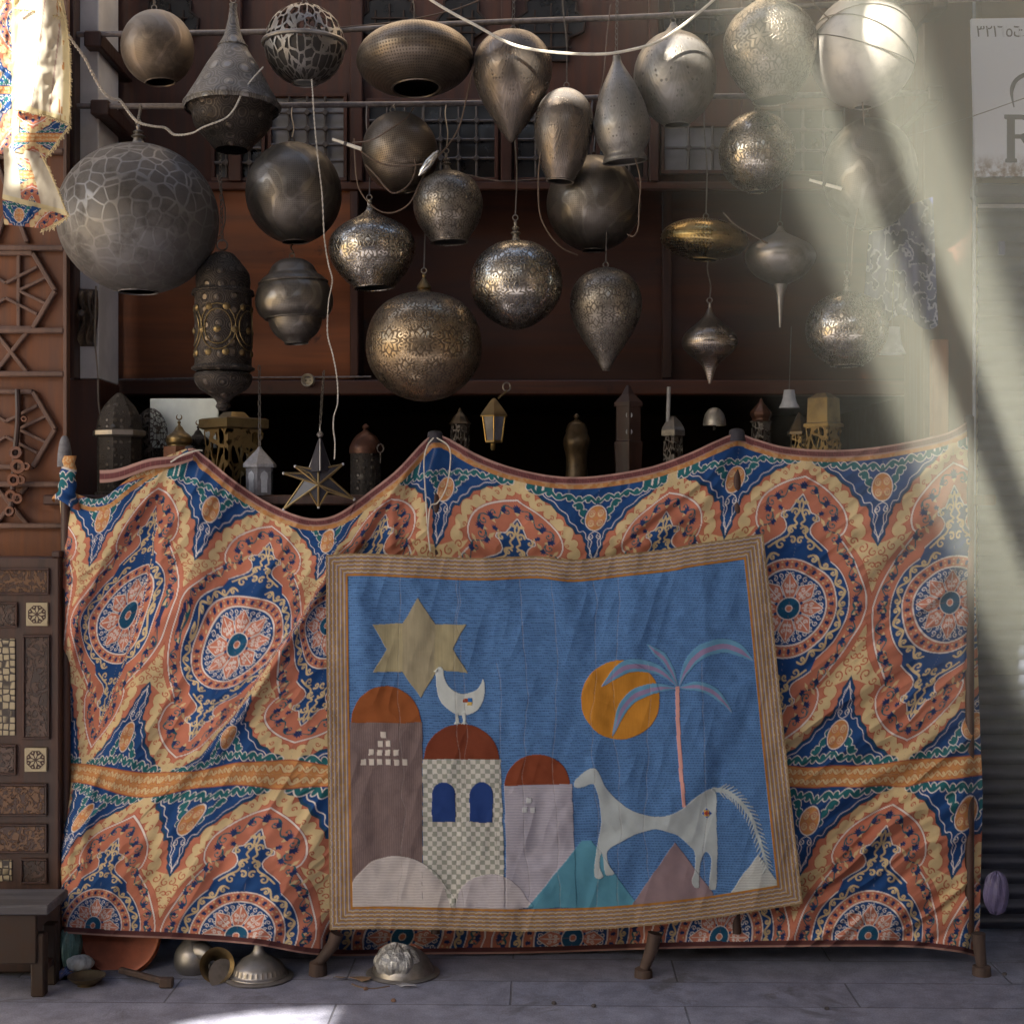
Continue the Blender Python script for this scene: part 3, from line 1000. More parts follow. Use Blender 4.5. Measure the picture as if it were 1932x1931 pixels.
def vine(pt, path, amp, period, w, col, curls=True, outline=None, leaf=None):
    """a waving stem with a curl in every bend"""
    p = cat(path, 10)
    seg = np.r_[0, np.cumsum(np.hypot(*np.diff(p, axis=0).T))]
    n = max(8, int(seg[-1] / 1.5))
    tt = np.linspace(0, seg[-1], n)
    x = np.interp(tt, seg, p[:, 0]); y = np.interp(tt, seg, p[:, 1])
    dx, dy = np.gradient(x), np.gradient(y)
    L = np.hypot(dx, dy) + 1e-9
    nx_, ny_ = -dy / L, dx / L
    wv = np.sin(tt / period * 2 * PI)
    st = np.stack([x + nx_*amp*wv, y + ny_*amp*wv], 1)
    cs = []
    k = 0
    while (k + .5) * period / 2 < seg[-1]:
        i = int(np.argmin(np.abs(tt - (k + .5) * period / 2)))
        sg_ = 1 if k % 2 == 0 else -1
        ang = math.atan2(dy[i], dx[i])
        r = amp * .95
        cs.append(curl(x[i] - nx_[i]*sg_*amp*.15, y[i] - ny_[i]*sg_*amp*.15, r, ang + sg_*PI/2, -sg_*.85))
        k += 1
    for grow, c in (((outline[0], outline[1]),) if outline else ()) + ((0, col),):
        pt.line(st, w + grow, c)
        if curls:
            for q in cs:
                pt.line(q, w*1.05 + grow, c, w*.6 + grow)
                if leaf:
                    pt.disc(q[-1][0], q[-1][1], leaf + grow/2, c)

def flower(pt, cx, cy, ang, s, col, tip=None):
    ca, sa = math.cos(ang), math.sin(ang)
    def tr(l): return [(cx + s*(x*ca - y*sa), cy + s*(x*sa + y*ca)) for x, y in l]
    pt.poly(tr([(-.75, 0), (-.45, -.55), (0, -.4), (.5, -.85), (.45, -.38), (1.0, -.5), (.7, -.15), (1.2, 0), (.7, .15), (1.0, .5), (.45, .38), (.5, .85), (0, .4), (-.45, .55)]), col)
    if tip is not None:
        pt.poly(tr([(-1.3, .1), (-.6, -.4), (-.55, .35)]), tip)

def make_tile():
    t = Paint(TW, TH, Q, c_red)
    # yellow scrolls along the arch and in the spandrel foot
    rd = np.array((.42, .105, .058))
    path = [(3, 279), (26, 266), (53, 247), (80, 221), (102, 193), (113, 168), (112, 146)]
    vine(t, path, 10.5, 54, 11.5, c_yel, outline=(3.4, rd), leaf=6.0)
    for q in (curl(40, 256, 5, 0, 1), curl(66, 232, 5, 2, -1), curl(88, 202, 5, 1, 1), curl(100, 172, 4.5, 3, -1), curl(18, 272, 4, 0, -1)):
        t.line(q, 1.8, rd)
    t.poly([(84, 148), (100, 140), (122, 137), (140, 130), (156, 126), (156, 22), (152, 30), (147, 54), (136, 84), (118, 112), (100, 128)], rd)
    t.poly([(88, 147), (100, 142), (122, 139), (140, 132), (156, 128), (156, 28), (152, 36), (145, 64), (133, 92), (114, 118), (98, 132)], c_yel)
    for (cx, cy, r, a, tn) in ((108, 135, 8, 0, 1.1), (127, 122, 10, 1, -1.1), (148, 112, 9, 2, 1), (138, 97, 8, 1, 1.1), (150, 86, 7, 3, -1), (145, 72, 6, 1, 1), (151, 58, 5, 0, -1)):
        t.line(curl(cx, cy, r, a, tn), 2.6, rd, 1.8)
    t.poly([(0, 292), (5, 290), (8, 284), (6, 278), (11, 274), (3, 270), (0, 270)], c_yel)
    # blue spandrel
    sp = [(0, 294), (12, 291), (22, 282), (36, 279), (48, 268), (64, 262), (76, 249), (92, 240), (99, 225), (112, 216), (118, 203), (128, 203), (133, 196), (134, 186), (139, 180), (138, 168), (144, 158), (143, 148), (149, 140), (155.5, 124), (155.5, 305.5), (0, 305.5)]
    t.poly([(x - 2.6 if x < 150 else x, y - 3.0) for x, y in sp[:-2]] + sp[-2:], c_nav * .6 + c_teal * .3)
    t.poly(sp, c_blu)
    t.line(cat([(0, 298)] + [(x + 3.6, y + 3.2) for x, y in sp[1:-3]] + [(155, 132)], 3), 1.5, c_whi)
    vine(t, [(6, 291), (50, 282), (100, 276), (158, 270)], 5.6, 40, 5.4, c_teal, outline=(3.0, c_whi), leaf=3.2)
    vine(t, [(108, 262), (126, 252), (134, 224)], 6, 34, 6.0, c_teal, outline=(3.0, c_whi), leaf=3.6)
    t.disc(155, 233, 25, c_blu, 30)
    t.disc(155, 233, 22.5, c_whi, 27)
    t.disc(155, 233, 20.5, c_ora, 25)
    for dy in (-10, 10):
        t.disc(146, 233+dy, 8.2, c_red, 9); t.disc(146, 233+dy, 6.6, c_yel*.9+c_ora*.1, 7.4)
        t.line(curl(146, 233+dy, 5.2, .5, 1.2), 1.7, c_red)
    t.line(curl(146, 192, 6, 1.2, -1), 1.7, c_whi)
    t.line(cat([(155, 205), (146, 200), (142, 190), (149, 182), (146, 165), (150, 152), (155, 140)], 4), 1.6, c_whi)
    # band
    m = t.Y > 288.5
    t.fill(m, c_ora)
    t.fill((t.Y > 287) & (t.Y <= 288.8), np.array((.36, .10, .05)))
    vine(t, [(-4, 297.5), (40, 297), (80, 297.5), (120, 297), (160, 297.5)], 4.2, 26, 2.7, c_yel, outline=(2.0, np.array((.42, .13, .05))), leaf=1.6)
    # ogee outline
    og = cat([(0, 257), (30, 243), (60, 222), (82, 198), (91, 172), (88, 152), (80, 141), (92, 128), (112, 100), (130, 65), (143, 30), (149, -2)], 8)
    t.poly(list(map(tuple, og)) + [(0, 0)], c_red)
    t.line(og, 5.4, np.array((.36, .085, .05)))
    t.line(og, 3.2, c_whi)
    # vine and flowers in the field
    vine(t, [(6, 236), (30, 222), (54, 204), (68, 180), (62, 158), (74, 138), (94, 112), (110, 84), (122, 52), (130, 18), (133, -6)], 9.5, 58, 2.3, c_teal * .8 + c_nav * .2, leaf=2.2)
    for (x, y, a, s_) in ((1, 236, PI/2, 10), (26, 226, 2.0, 8), (49, 204, .9, 10), (66, 178, .2, 10), (52, 158, -.9, 8), (80, 134, .7, 9), (98, 102, 1.9, 9), (112, 86, .4, 7.5), (116, 58, 1.8, 9), (127, 40, .4, 7), (126, 16, 1.7, 9), (135, 2, .5, 7), (40, 184, .4, 7)):
        flower(t, x, y, a, s_, c_nav, c_yel)
    for (x, y, a) in ((46, 168, 2.2), (78, 154, 4.0), (104, 118, 1.0), (88, 116, 3.8), (120, 74, 2.2), (60, 144, 1.0)):
        t.poly([(x + 11*math.cos(a), y + 11*math.sin(a)), (x + 3.5*math.cos(a+1.6), y + 3.5*math.sin(a+1.6)), (x - 8*math.cos(a), y - 8*math.sin(a)), (x + 3.5*math.cos(a-1.6), y + 3.5*math.sin(a-1.6))], c_yel)
    # finial and blue ring
    fin = [(0, 217), (6, 208), (13, 195), (20, 182), (28, 180), (36, 176), (37, 170), (31, 168), (25, 160), (22, 151), (25, 142), (34, 133), (48, 124), (62, 113), (70, 90), (0, 90)]
    R_ = np.hypot(t.X, t.Y)
    TH_ = np.arctan2(t.Y, t.X)
    for grow, c in ((6.6, np.array((.36, .085, .05))), (4.4, c_whi), (0, c_blu)):
        t.fill(R_ < 114 + grow/2, c)
        t.poly(fin, c)
        if grow:
            t.line(fin[:-2], grow, c)
    for q in (curl(9, 181, 8, 0, 1.1), curl(13, 147, 9, 2.6, -1.1), curl(28, 173, 6, 1.0, -.9), curl(8, 201, 4, 0, .9), curl(30, 118, 10, 2.2, -1.1), curl(8, 128, 7, 1, 1)):
        t.line(q, 4.2, c_yel, 2.6)
    t.line(cat([(0, 209), (4, 196), (2, 184), (10, 168), (4, 160), (14, 152), (18, 136), (34, 126), (52, 112)], 4), 3.6, c_yel)
    arc = [(103.0*math.sin(a), 103.0*math.cos(a)) for a in np.linspace(.30, PI/2 + .05, 30)]
    vine(t, arc, 6.6, 44, 3.7, c_yel, leaf=2.6)
    # rings
    t.fill(R_ < 93.5, c_whi)
    t.fill(R_ < 91, c_red)
    for k in range(7):
        a = (k + .5) * PI/2 / 7
        flower(t, 82*math.cos(a), 82*math.sin(a), a, 6.0, c_nav)
        for da, rr in ((.11, 78), (-.11, 78), (.11, 87)):
            t.disc(rr*math.cos(a+da), rr*math.sin(a+da), 1.9, c_yel)
    t.fill(R_ < 73.5, c_whi)
    t.fill(R_ < 70.5, c_blu)
    for k in range(9):
        a = (k + .5) * PI/2 / 8
        t.line(curl(62*math.cos(a), 62*math.sin(a), 5.4, a + (0 if k % 2 else PI), 1.1 if k % 2 else -1.1), 1.7, c_whi)
        t.line(curl(51*math.cos(a), 51*math.sin(a), 4.2, a, 1.1), 1.5, c_whi)
    for k in (1, 0, 2):
        a = k * PI/4
        u = R_ * np.cos(TH_ - a); vv_ = np.abs(R_ * np.sin(TH_ - a))
        for g_, c in ((0, c_whi), (1.8, c_red), (3.6, c_pink)):
            hw = np.where(u < 43, 17*(.36 + .64*np.clip((u-18)/25, 0, 1)**.8), 17*np.clip((67 - u)/24, 0, 1)**.85) - g_
            t.fill((u > 14) & (u < 67) & (vv_ < hw), c)
        for sgn in (-1, 1):
            ca, sa = math.cos(a), math.sin(a)
            for cxx, cyy, rr in ((43, 5.5, 4.6), (33, 4, 3.6)):
                q = [(x*ca - y*sgn*sa, x*sa + y*sgn*ca) for x, y in curl(cxx, cyy, rr, .5, 1.1)]
                t.line(q, 2.0, c_whi)
        t.line([(26*math.cos(a), 26*math.sin(a)), (60*math.cos(a), 60*math.sin(a))], 1.8, c_whi, 1)
        t.disc(25*math.cos(a + PI/8), 25*math.sin(a + PI/8), 3, c_blu)
    t.fill(R_ < 22.5, c_whi)
    t.fill(R_ < 20.5, np.array((.012, .085, .17)))
    t.fill(R_ < 7, c_whi)
    t.fill(R_ < 5.4, c_red)
    img = t.img
    k = 2                                           # printed edges are a little soft
    b = img.copy()
    for ax in (0, 1):
        b = (np.roll(b, 1, ax) + 2*b + np.roll(b, -1, ax)) / 4
    return b

TILE = make_tile()

def sample_tile(u, v):
    """u, v in photo units of the flat cloth -> colour"""
    ax = np.abs((u + 155) % 310 - 155)
    ay = np.abs((v - 305 + 305) % 610 - 305)
    x = np.clip(ax * Q - .5, 0, TW*Q - 1.001); y = np.clip(ay * Q - .5, 0, TH*Q - 1.001)
    xi, yi = x.astype(int), y.astype(int)
    fx, fy = (x - xi)[..., None], (y - yi)[..., None]
    return ((TILE[yi, xi]*(1-fx) + TILE[yi, xi+1]*fx)*(1-fy) + (TILE[yi+1, xi]*(1-fx) + TILE[yi+1, xi+1]*fx)*fy)

# where points of the print lie on the hanging cloth
CTRL = [(242, 1162, 0, 305), (305, 898, 0, 20), (295, 956, 0, 90), (399, 956, 155, 72), (368, 1056, 155, 175), (282, 1288, 155, 435), (236, 1388, 155, 538),
        (447, 1215, 310, 305), (511, 1025, 310, 90), (511, 975, 310, 25), (361, 1398, 310, 520), (311, 1452, 310, 590),
        (620, 1025, 465, 72), (472, 1313, 465, 435), (425, 1388, 465, 538), (613, 1182, 620, 305), (568, 1368, 620, 520), (549, 1425, 620, 590),
        (722, 985, 620, 110), (745, 925, 620, 25), (840, 919, 775, 72), (823, 1028, 775, 175), (981, 917, 930, 20), (975, 984, 930, 90),
        (1125, 977, 1085, 72), (1267, 907, 1240, 20), (1256, 968, 1240, 90), (1386, 900, 1395, 72), (1367, 1012, 1395, 175),
        (1521, 872, 1550, 20), (1516, 936, 1550, 90), (1487, 1148, 1550, 305), (1666, 920, 1705, 72), (1656, 1026, 1705, 175),
        (1604, 1284, 1705, 435), (1580, 1385, 1705, 538), (1793, 1138, 1860, 305), (1705, 1430, 1860, 592), (1696, 1486, 1860, 628), (1672, 1559, 1860, 700),
        (1526, 1548, 1705, 682), (1821, 1536, 2015, 682), (1797, 1652, 2015, 785), (1638, 1765, 1860, 915), (1830, 1370, 2015, 538),
        (1450, 1440, 1550, 592), (277, 1507, 310, 630), (222, 1584, 310, 700), (175, 1745, 310, 915), (518, 1497, 620, 630), (493, 1566, 620, 700), (447, 1765, 620, 915),
        (356, 1545, 465, 682), (323, 1647, 465, 785), (154, 1541, 155, 682), (107, 1638, 155, 785), (150, 1455, 0, 610), (565, 1464, 635, 610), (118, 1391, -155, 538),
        (192, 984, -155, 72), (960, 1170, 930, 305), (1230, 1160, 1240, 305), (836, 1464, 930, 610), (1121, 1464, 1240, 610), (760, 1768, 930, 915), (1080, 1770, 1240, 915), (1400, 1768, 1600, 915),
        (121, 1080, -235, 190), (1835, 840, 1905, 20), (297, 1484, 310, 613), (404, 1463, 440, 610), (1491, 1464, 1625, 610), (1853, 1442, 2030, 610)]
CT = np.array(CTRL, float)
def tps_fit(xy, uv, lam=6.0):
    n = len(xy)
    d2 = ((xy[:, None] - xy[None])**2).sum(-1)
    K = np.where(d2 > 0, d2 * np.log(d2 + 1e-12), 0) * .5
    A = np.zeros((n+3, n+3))
    A[:n, :n] = K + lam * n * np.eye(n)
    A[:n, n] = 1; A[:n, n+1:] = xy; A[n, :n] = 1; A[n+1:, :n] = xy.T
    b = np.zeros((n+3, 2)); b[:n] = uv
    return np.linalg.solve(A, b)
LAPS = [(np.array([(640, 1020), (611, 1093), (566, 1172), (518, 1233), (455, 1330), (380, 1425)], float), 78, 1),
        (np.array([(300, 930), (290, 1030), (266, 1150), (240, 1230), (205, 1330), (170, 1420)], float), 46, 1)]
def lap_jump(x, y, soft=4.0):
    out = np.zeros(x.shape)
    for p, J, side in LAPS:
        best = np.full(x.shape, 1e9); sd = np.zeros(x.shape); tt = np.zeros(x.shape)
        n = len(p) - 1
        for i in range(n):
            a, b = p[i], p[i+1]
            d = b - a
            t = np.clip(((x-a[0])*d[0] + (y-a[1])*d[1]) / (d @ d), 0, 1)
            ex, ey = x - a[0] - t*d[0], y - a[1] - t*d[1]
            dd = np.hypot(ex, ey)
            m = dd < best
            best = np.where(m, dd, best)
            sd = np.where(m, -np.sign(d[0]*ey - d[1]*ex)*dd, sd)
            tt = np.where(m, (i + t) / n, tt)
        q = np.clip(sd / soft * .5 + .5, 0, 1)
        out += J * np.sin(PI * tt)**.6 * (q*q*(3-2*q) - .5) * np.exp(-(best/170.0)**2)
    return out
EXTRA = [(388, 1219, 240, 305), (513, 1202, 380, 300), (464, 1149, 312, 235), (426, 1286, 310, 375), (347, 1209, 196, 300), (552, 1161, 424, 275),
         (187, 1182, -70, 305), (262, 1089, 2, 235), (228, 1233, 0, 375), (151, 1165, -114, 300), (311, 1100, 112, 285), (330, 1134, 148, 320),
         (576, 1171, 550, 300), (556, 1223, 508, 345), (1557, 1148, 1620, 305), (1492, 1078, 1550, 235), (1480, 1218, 1550, 375), (1418, 1150, 1480, 305),
         (1724, 1140, 1790, 305), (1800, 1070, 1860, 235), (1788, 1208, 1860, 375)]
CT = np.vstack([CT, np.array(EXTRA, float)])
CT[:, 2] -= lap_jump(CT[:, 0], CT[:, 1])
TPS = tps_fit(CT[:, :2] / 100, CT[:, 2:], .0012)
def tps_eval(x, y):
    X, Y = x.ravel() / 100, y.ravel() / 100
    c = CT[:, :2] / 100
    out = np.zeros((len(X), 2))
    for s0 in range(0, len(X), 60000):
        s1 = s0 + 60000
        d2 = (X[s0:s1, None] - c[:, 0])**2 + (Y[s0:s1, None] - c[:, 1])**2
        K = .5 * d2 * np.log(d2 + 1e-12)
        n = len(c)
        out[s0:s1] = K @ TPS[:n] + TPS[n] + X[s0:s1, None]*TPS[n+1] + Y[s0:s1, None]*TPS[n+2]
    return out[:, 0].reshape(x.shape), out[:, 1].reshape(x.shape)

TOP = cat([(110, 912), (150, 934), (192, 940), (240, 905), (300, 868), (358, 846), (385, 860), (440, 905), (500, 945), (560, 972), (604, 978), (645, 965), (700, 925), (750, 885), (800, 832), (822, 821), (846, 827), (900, 857), (960, 880), (1030, 896), (1090, 900), (1150, 895), (1230, 880), (1300, 855), (1350, 832), (1390, 818), (1425, 828), (1480, 843), (1560, 849), (1640, 845), (1720, 832), (1790, 815), (1830, 792)], 6)
BOT = cat([(80, 1757), (200, 1765), (350, 1772), (480, 1782), (610, 1802), (800, 1800), (1000, 1798), (1240, 1790), (1500, 1786), (1700, 1786), (1800, 1795), (1846, 1806)], 6)
LEF = cat([(110, 912), (116, 1000), (117, 1100), (123, 1130), (117, 1300), (112, 1450), (104, 1600), (88, 1690), (80, 1757)], 6)
RIG = cat([(1830, 792), (1834, 900), (1836, 1000), (1843, 1200), (1850, 1400), (1854, 1500), (1851, 1620), (1849, 1720), (1846, 1806)], 6)
def resamp(c, n, key=None):
    s_ = np.r_[0, np.cumsum(np.hypot(*np.diff(c, axis=0).T))] if key is None else c[:, key]
    t = np.linspace(s_[0], s_[-1], n)
    return np.stack([np.interp(t, s_, c[:, 0]), np.interp(t, s_, c[:, 1])], 1)
def coons(T, B, L, R):
    nx, ny = len(T), len(L)
    s_ = np.linspace(0, 1, nx)[None, :, None]; t = np.linspace(0, 1, ny)[:, None, None]
    return (1-t)*T[None] + t*B[None] + (1-s_)*L[:, None] + s_*R[:, None] - ((1-s_)*(1-t)*T[0] + s_*(1-t)*T[-1] + (1-s_)*t*B[0] + s_*t*B[-1])
CNX, CNY = 1240, 640
G = coons(resamp(TOP, CNX, 0), resamp(BOT, CNX, 0), resamp(LEF, CNY, 1), resamp(RIG, CNY, 1))
cx_, cy_ = G[..., 0], G[..., 1]
cu, cv = tps_eval(cx_, cy_)
cu = cu + lap_jump(cx_, cy_)
# small printing wobble so no two medallions are quite alike
cu = cu + 2.2 * vnoise(cx_/45, cy_/45, 3); cv = cv + 2.2 * vnoise(cx_/45, cy_/45, 4)
top_y = np.interp(cx_, TOP[:, 0], TOP[:, 1]); bot_y = np.interp(cx_, BOT[:, 0], BOT[:, 1])
dt, db = cy_ - top_y, bot_y - cy_
slope = np.abs(np.interp(cx_, TOP[1:, 0], np.diff(TOP[:, 1]) / np.maximum(.5, np.diff(TOP[:, 0]))))
dt = dt / np.sqrt(1 + np.minimum(slope, 1.2)**2)
cv = np.where((cv < 60) & (dt > 18), np.maximum(cv, 18.5), cv)
ccol = sample_tile(cu, cv)
trim = (cx_ > 355)
stitch = (np.abs((cx_ * .33) % 1 - .5) < .22)
ccol = np.where((dt < 23)[..., None] & (dt >= 15)[..., None], c_ora * .85 + .3*(vnoise(cx_/5, cy_/5, 8) > .1)[..., None]*(c_yel - c_ora), ccol)
hemc = np.where((dt < 4)[..., None], c_trim, np.where((dt < 12.5)[..., None], np.where(stitch[..., None], c_mar, c_mar*1.9), c_trim*.9))
ccol = np.where((dt < 15)[..., None] & trim[..., None], hemc, ccol)
ccol = ccol * (1 + .10*vnoise(cx_/90, cy_/70, 44) + .06*vnoise(cx_/18, cy_/18, 45))[..., None]
ccol = ccol * (1 - .25*np.clip(vnoise(cx_/60 + 9, cy_/60, 46) - .45, 0, 1))[..., None]
ccol = np.where((db < 12)[..., None], np.where((db < 3.5)[..., None], c_trim*.75, c_mar*.9), ccol)

def crease(x, y, pts, amp, w, side=0.0):
    """ridge along a polyline; side<0/>0 leaves a step on that side"""
    p = np.array(pts, float)
    best = np.full(x.shape, 1e9); sgn = np.zeros(x.shape); tt = np.zeros(x.shape)
    n = len(p) - 1
    for i in range(n):
        a, b = p[i], p[i+1]
        d = b - a
        t = np.clip(((x-a[0])*d[0] + (y-a[1])*d[1]) / (d @ d), 0, 1)
        ex, ey = x - a[0] - t*d[0], y - a[1] - t*d[1]
        dd = np.hypot(ex, ey)
        m = dd < best
        best = np.where(m, dd, best)
        sgn = np.where(m, np.sign(d[0]*ey - d[1]*ex), sgn)
        tt = np.where(m, (i + t) / n, tt)
    env = np.clip(np.minimum(tt, 1 - tt) * 5 + .15, 0, 1)
    sd = best * sgn
    f = np.exp(-(best / w)**2)
    if side:
        f = np.where(sd * side > 0, np.exp(-(best / (w * 3.2))**2), np.exp(-(best / (w * .6))**2))
    return amp * env * f

def sst(a, lo, hi):
    t = np.clip((a - lo) / (hi - lo), 0, 1)
    return t * t * (3 - 2 * t)

def cloth_relief(x, y):
    """towards the viewer, metres"""
    h = np.zeros(x.shape)
    # folds falling from the left peak and the lap between the second and third medallion
    h += crease(x, y, [(350, 862), (318, 960), (305, 1060), (262, 1300), (196, 1440), (138, 1590), (100, 1740)], .030, 26, -1)
    h += crease(x, y, [(345, 870), (260, 960), (190, 1060), (140, 1180), (124, 1330)], .026, 24, 1)
    h += crease(x, y, [(365, 870), (385, 1000), (352, 1160), (320, 1300)], .016, 30)
    h += crease(x, y, [(655, 985), (612, 1085), (560, 1180), (500, 1275), (420, 1390), (330, 1480)], .034, 26, 1)
    h += crease(x, y, [(540, 980), (480, 1100), (430, 1180)], .010, 34)
    h += crease(x, y, [(802, 838), (755, 905), (700, 980), (655, 1060), (630, 1140)], .030, 18, 1)
    h += crease(x, y, [(770, 900), (742, 960), (735, 1060)], .016, 14)
    h += crease(x, y, [(822, 840), (800, 940), (795, 1050)], .014, 20)
    h += crease(x, y, [(1385, 840), (1330, 905), (1250, 960), (1150, 1040)], .020, 16, 1)
    h += crease(x, y, [(1390, 840), (1330, 945), (1240, 1010), (1180, 1048)], .012, 14)
    h += crease(x, y, [(1826, 810), (1740, 900), (1640, 980), (1560, 1040)], .014, 22)
    h += crease(x, y, [(1832, 860), (1760, 980), (1660, 1060), (1600, 1130)], .016, 20, 1)
    h += crease(x, y, [(1836, 1000), (1770, 1110), (1690, 1200), (1560, 1300)], .014, 18)
    h += crease(x, y, [(1850, 1330), (1720, 1420), (1600, 1500), (1520, 1560)], .014, 18, 1)
    h += crease(x, y, [(1850, 1440), (1700, 1540), (1560, 1660), (1480, 1760)], .016, 20)
    h += crease(x, y, [(420, 1600), (520, 1690), (610, 1700)], .012, 22)
    h += crease(x, y, [(300, 1560), (350, 1640), (390, 1720)], .012, 24)
    h += crease(x, y, [(150, 1440), (135, 1560), (120, 1680)], .014, 12)
    h += crease(x, y, [(185, 1420), (160, 1560), (150, 1700)], .010, 12)
    # fine diagonal puckers, strongest on the right
    a = math.radians(38)
    p = x*math.cos(a) - y*math.sin(a); q = x*math.sin(a) + y*math.cos(a)
    right = sst(x, 1380, 1560)
    dist = 12 * vnoise(p/120, q/120, 21)
    rg = lambda n: 1 - 2*np.abs(n)
    h += right * (.013*vnoise(p/210, (q+dist)/42, 5) + .008*rg(vnoise(p/170, (q+dist)/24, 6)) + .004*vnoise(p/90, (q+dist)/13, 16)) * (.55 + .75*sst(y, 1050, 1450))
    a = math.radians(58)
    p = x*math.cos(a) - y*math.sin(a); q = x*math.sin(a) + y*math.cos(a)
    left = 1 - sst(x, 560, 720)
    h += left * (.013*vnoise(p/260, q/56, 7) + .0055*rg(vnoise(p/200, q/34, 9)) + .0025*vnoise(p/120, q/16, 19))
    mid = (1-right)*(1-left)
    h += mid * (.010*vnoise(x/120, y/50, 12) + .004*vnoise((x+y)/70, (y-x)/24, 13))
    h += .0012*vnoise(x/22, y/22, 14)
    h += .0022*(1 - 2*np.abs(vnoise((x*.8 - y*.6)/60 + .8*vnoise(x/50, y/50, 23), (x*.6 + y*.8)/17, 24)))
    # overall hang
    h += .05*sst(y, 1350, 1700)*(1 - sst(x, 500, 640)) + .025*np.sin((x-300)/170.0)*sst(y, 980, 1400)*left
    h -= .14*sst(y, 1715, 1800)*sst(x, 600, 660)*(1 - sst(x, 1180, 1240))
    h -= .02*sst(y, 1700, 1800)*sst(x, 1240, 1300)
    h -= .035*sst(x, 1815, 1850) + .05*(1 - sst(x, 80, 150))
    return h

def lay(x, y, Y):
    """photo units + depth arrays -> world, keeping the outline where the photo has it"""
    s_ = U0 * (CAM_D + Y) / CAM_D
    return np.stack([(x - 966)*s_, Y, CAM_Z + (966 - y)*s_], -1)

cY = .105 - 1.4 * cloth_relief(cx_, cy_)
M_PRINT = printed('printed_tent_cloth', .85, 1100, .15)
cloth_root = (0.0, .08, P(0, 1790, .08).z)
pc = dense('printed_cloth', lay(cx_, cy_, cY).reshape(-1, 3), grid_faces(CNX, CNY), ccol.reshape(-1, 3), M_PRINT, None, cloth_root)
tag(pc, 'wide orange and blue printed tent cloth with medallions draped along the whole stall', 'cloth')
# loose strip of its hem pulled across to the left, and the corner wrapped round a post
hb = np.stack(np.meshgrid(np.linspace(0, 1, 160), np.linspace(0, 1, 14)), -1)
hx = 188 + 176*hb[..., 0]; hy = 887 - 38*hb[..., 0]**1.15 + (24 - 6*hb[..., 0])*hb[..., 1] + 3*np.sin(hb[..., 0]*9)
hY = .065 - .008*np.sin(hb[..., 0]*PI) - .006*np.sin(hb[..., 1]*PI)
hcol = np.where((np.abs(hb[..., 1]-.5) < .24)[..., None], np.where((np.abs((hx*.4) % 1 - .5) < .22)[..., None], c_mar, c_mar*2.0), c_trim)
dense('hem_strip', lay(hx, hy, hY).reshape(-1, 3), grid_faces(160, 14), hcol.reshape(-1, 3), M_PRINT, pc)
wa, wb = np.meshgrid(np.linspace(-2.2, 2.2, 60), np.linspace(0, 1, 120))
wrad = 13 + 5*wb + 9*sst(wb, .75, 1.0) + 1.5*np.sin(wb*23 + wa)
wx = 126 + 4*(1-wb) + wrad*np.sin(wa); wy = 860 + 92*wb + 4*np.sin(wa*2)*wb + 9*np.sin(wa)*wb
wY = .10 - wrad*U0*np.cos(wa)
wcol = np.where((wb < .26)[..., None], c_ora + (c_yel-c_ora)*.7*(vnoise(wa*5, wb*30, 2) > .1)[..., None], np.where((wb < .3)[..., None], c_whi*.8, sample_tile(wx*1.3 + 40, 20 + (wb-.3)*75)))
dense('wrapped_corner', lay(wx, wy, wY).reshape(-1, 3), grid_faces(60, 120), wcol.reshape(-1, 3), M_PRINT, pc)
# ---------------------------------------------------------------- patchwork hanging
QT = cat([(615, 1047), (680, 1044), (780, 1048), (900, 1053), (1010, 1049), (1080, 1056), (1170, 1046), (1260, 1036), (1300, 1028), (1370, 1018), (1440, 1007)], 8)
QB = cat([(622, 1754), (720, 1752), (830, 1754), (960, 1757), (1080, 1755), (1200, 1748), (1320, 1735), (1420, 1720), (1515, 1704)], 8)
QL = cat([(615, 1047), (616, 1250), (619, 1500), (622, 1754)], 8)
QR = cat([(1440, 1007), (1456, 1150), (1474, 1330), (1494, 1520), (1515, 1704)], 8)
QNX, QNY = 800, 660
GQ = coons(resamp(QT, QNX, 0), resamp(QB, QNX, 0), resamp(QL, QNY, 1), resamp(QR, QNY, 1))
qx, qy = GQ[..., 0], GQ[..., 1]
qs, qt = np.meshgrid(np.linspace(0, 1, QNX), np.linspace(0, 1, QNY))
W_, H_ = 860., 715.
ed = np.minimum(np.minimum(qs*W_*1.0, (1-qs)*W_*1.0), np.minimum(qt*H_, (1-qt)*H_))
# drawing coordinates of the picture
zx = (qx - 579.2) / .514; zy = (qy - 993) / .514
zx = zx + 2.0*vnoise(zx/40, zy/40, 31); zy = zy + 2.0*vnoise(zx/40, zy/40, 32)
weave_h = np.abs(((zy + 1.2*vnoise(zx/60, zy/60, 33)) / 9.2) % 1 - .5) < .17
dash = np.abs((zx/5.5 + np.floor(zy/9.2)*.5) % 1 - .5) < .40
q_blue = np.where((weave_h & dash)[..., None], np.array((.045, .098, .225)), np.array((.092, .205, .415)))
q_blue = q_blue * (1 + .10*vnoise(zx/25, zy/9, 34))[..., None]
qcol = q_blue
def qin(poly):
    p = np.array(poly, float)
    r = np.zeros(zx.shape, bool)
    j = len(p) - 1
    for i in range(len(p)):
        if p[i, 1] != p[j, 1]:
            r ^= ((p[i, 1] > zy) != (p[j, 1] > zy)) & (zx < (p[j, 0]-p[i, 0])*(zy-p[i, 1])/(p[j, 1]-p[i, 1]) + p[i, 0])
        j = i
    return r
QH = np.zeros(zx.shape)                      # applique thickness
def appl(mask, col, h=.0028):
    global qcol, QH
    c = np.array(col) if not isinstance(col, np.ndarray) or col.ndim == 1 else col
    qcol = np.where(mask[..., None], c, qcol)
    QH = np.where(mask, np.maximum(QH, 0) + h, QH)
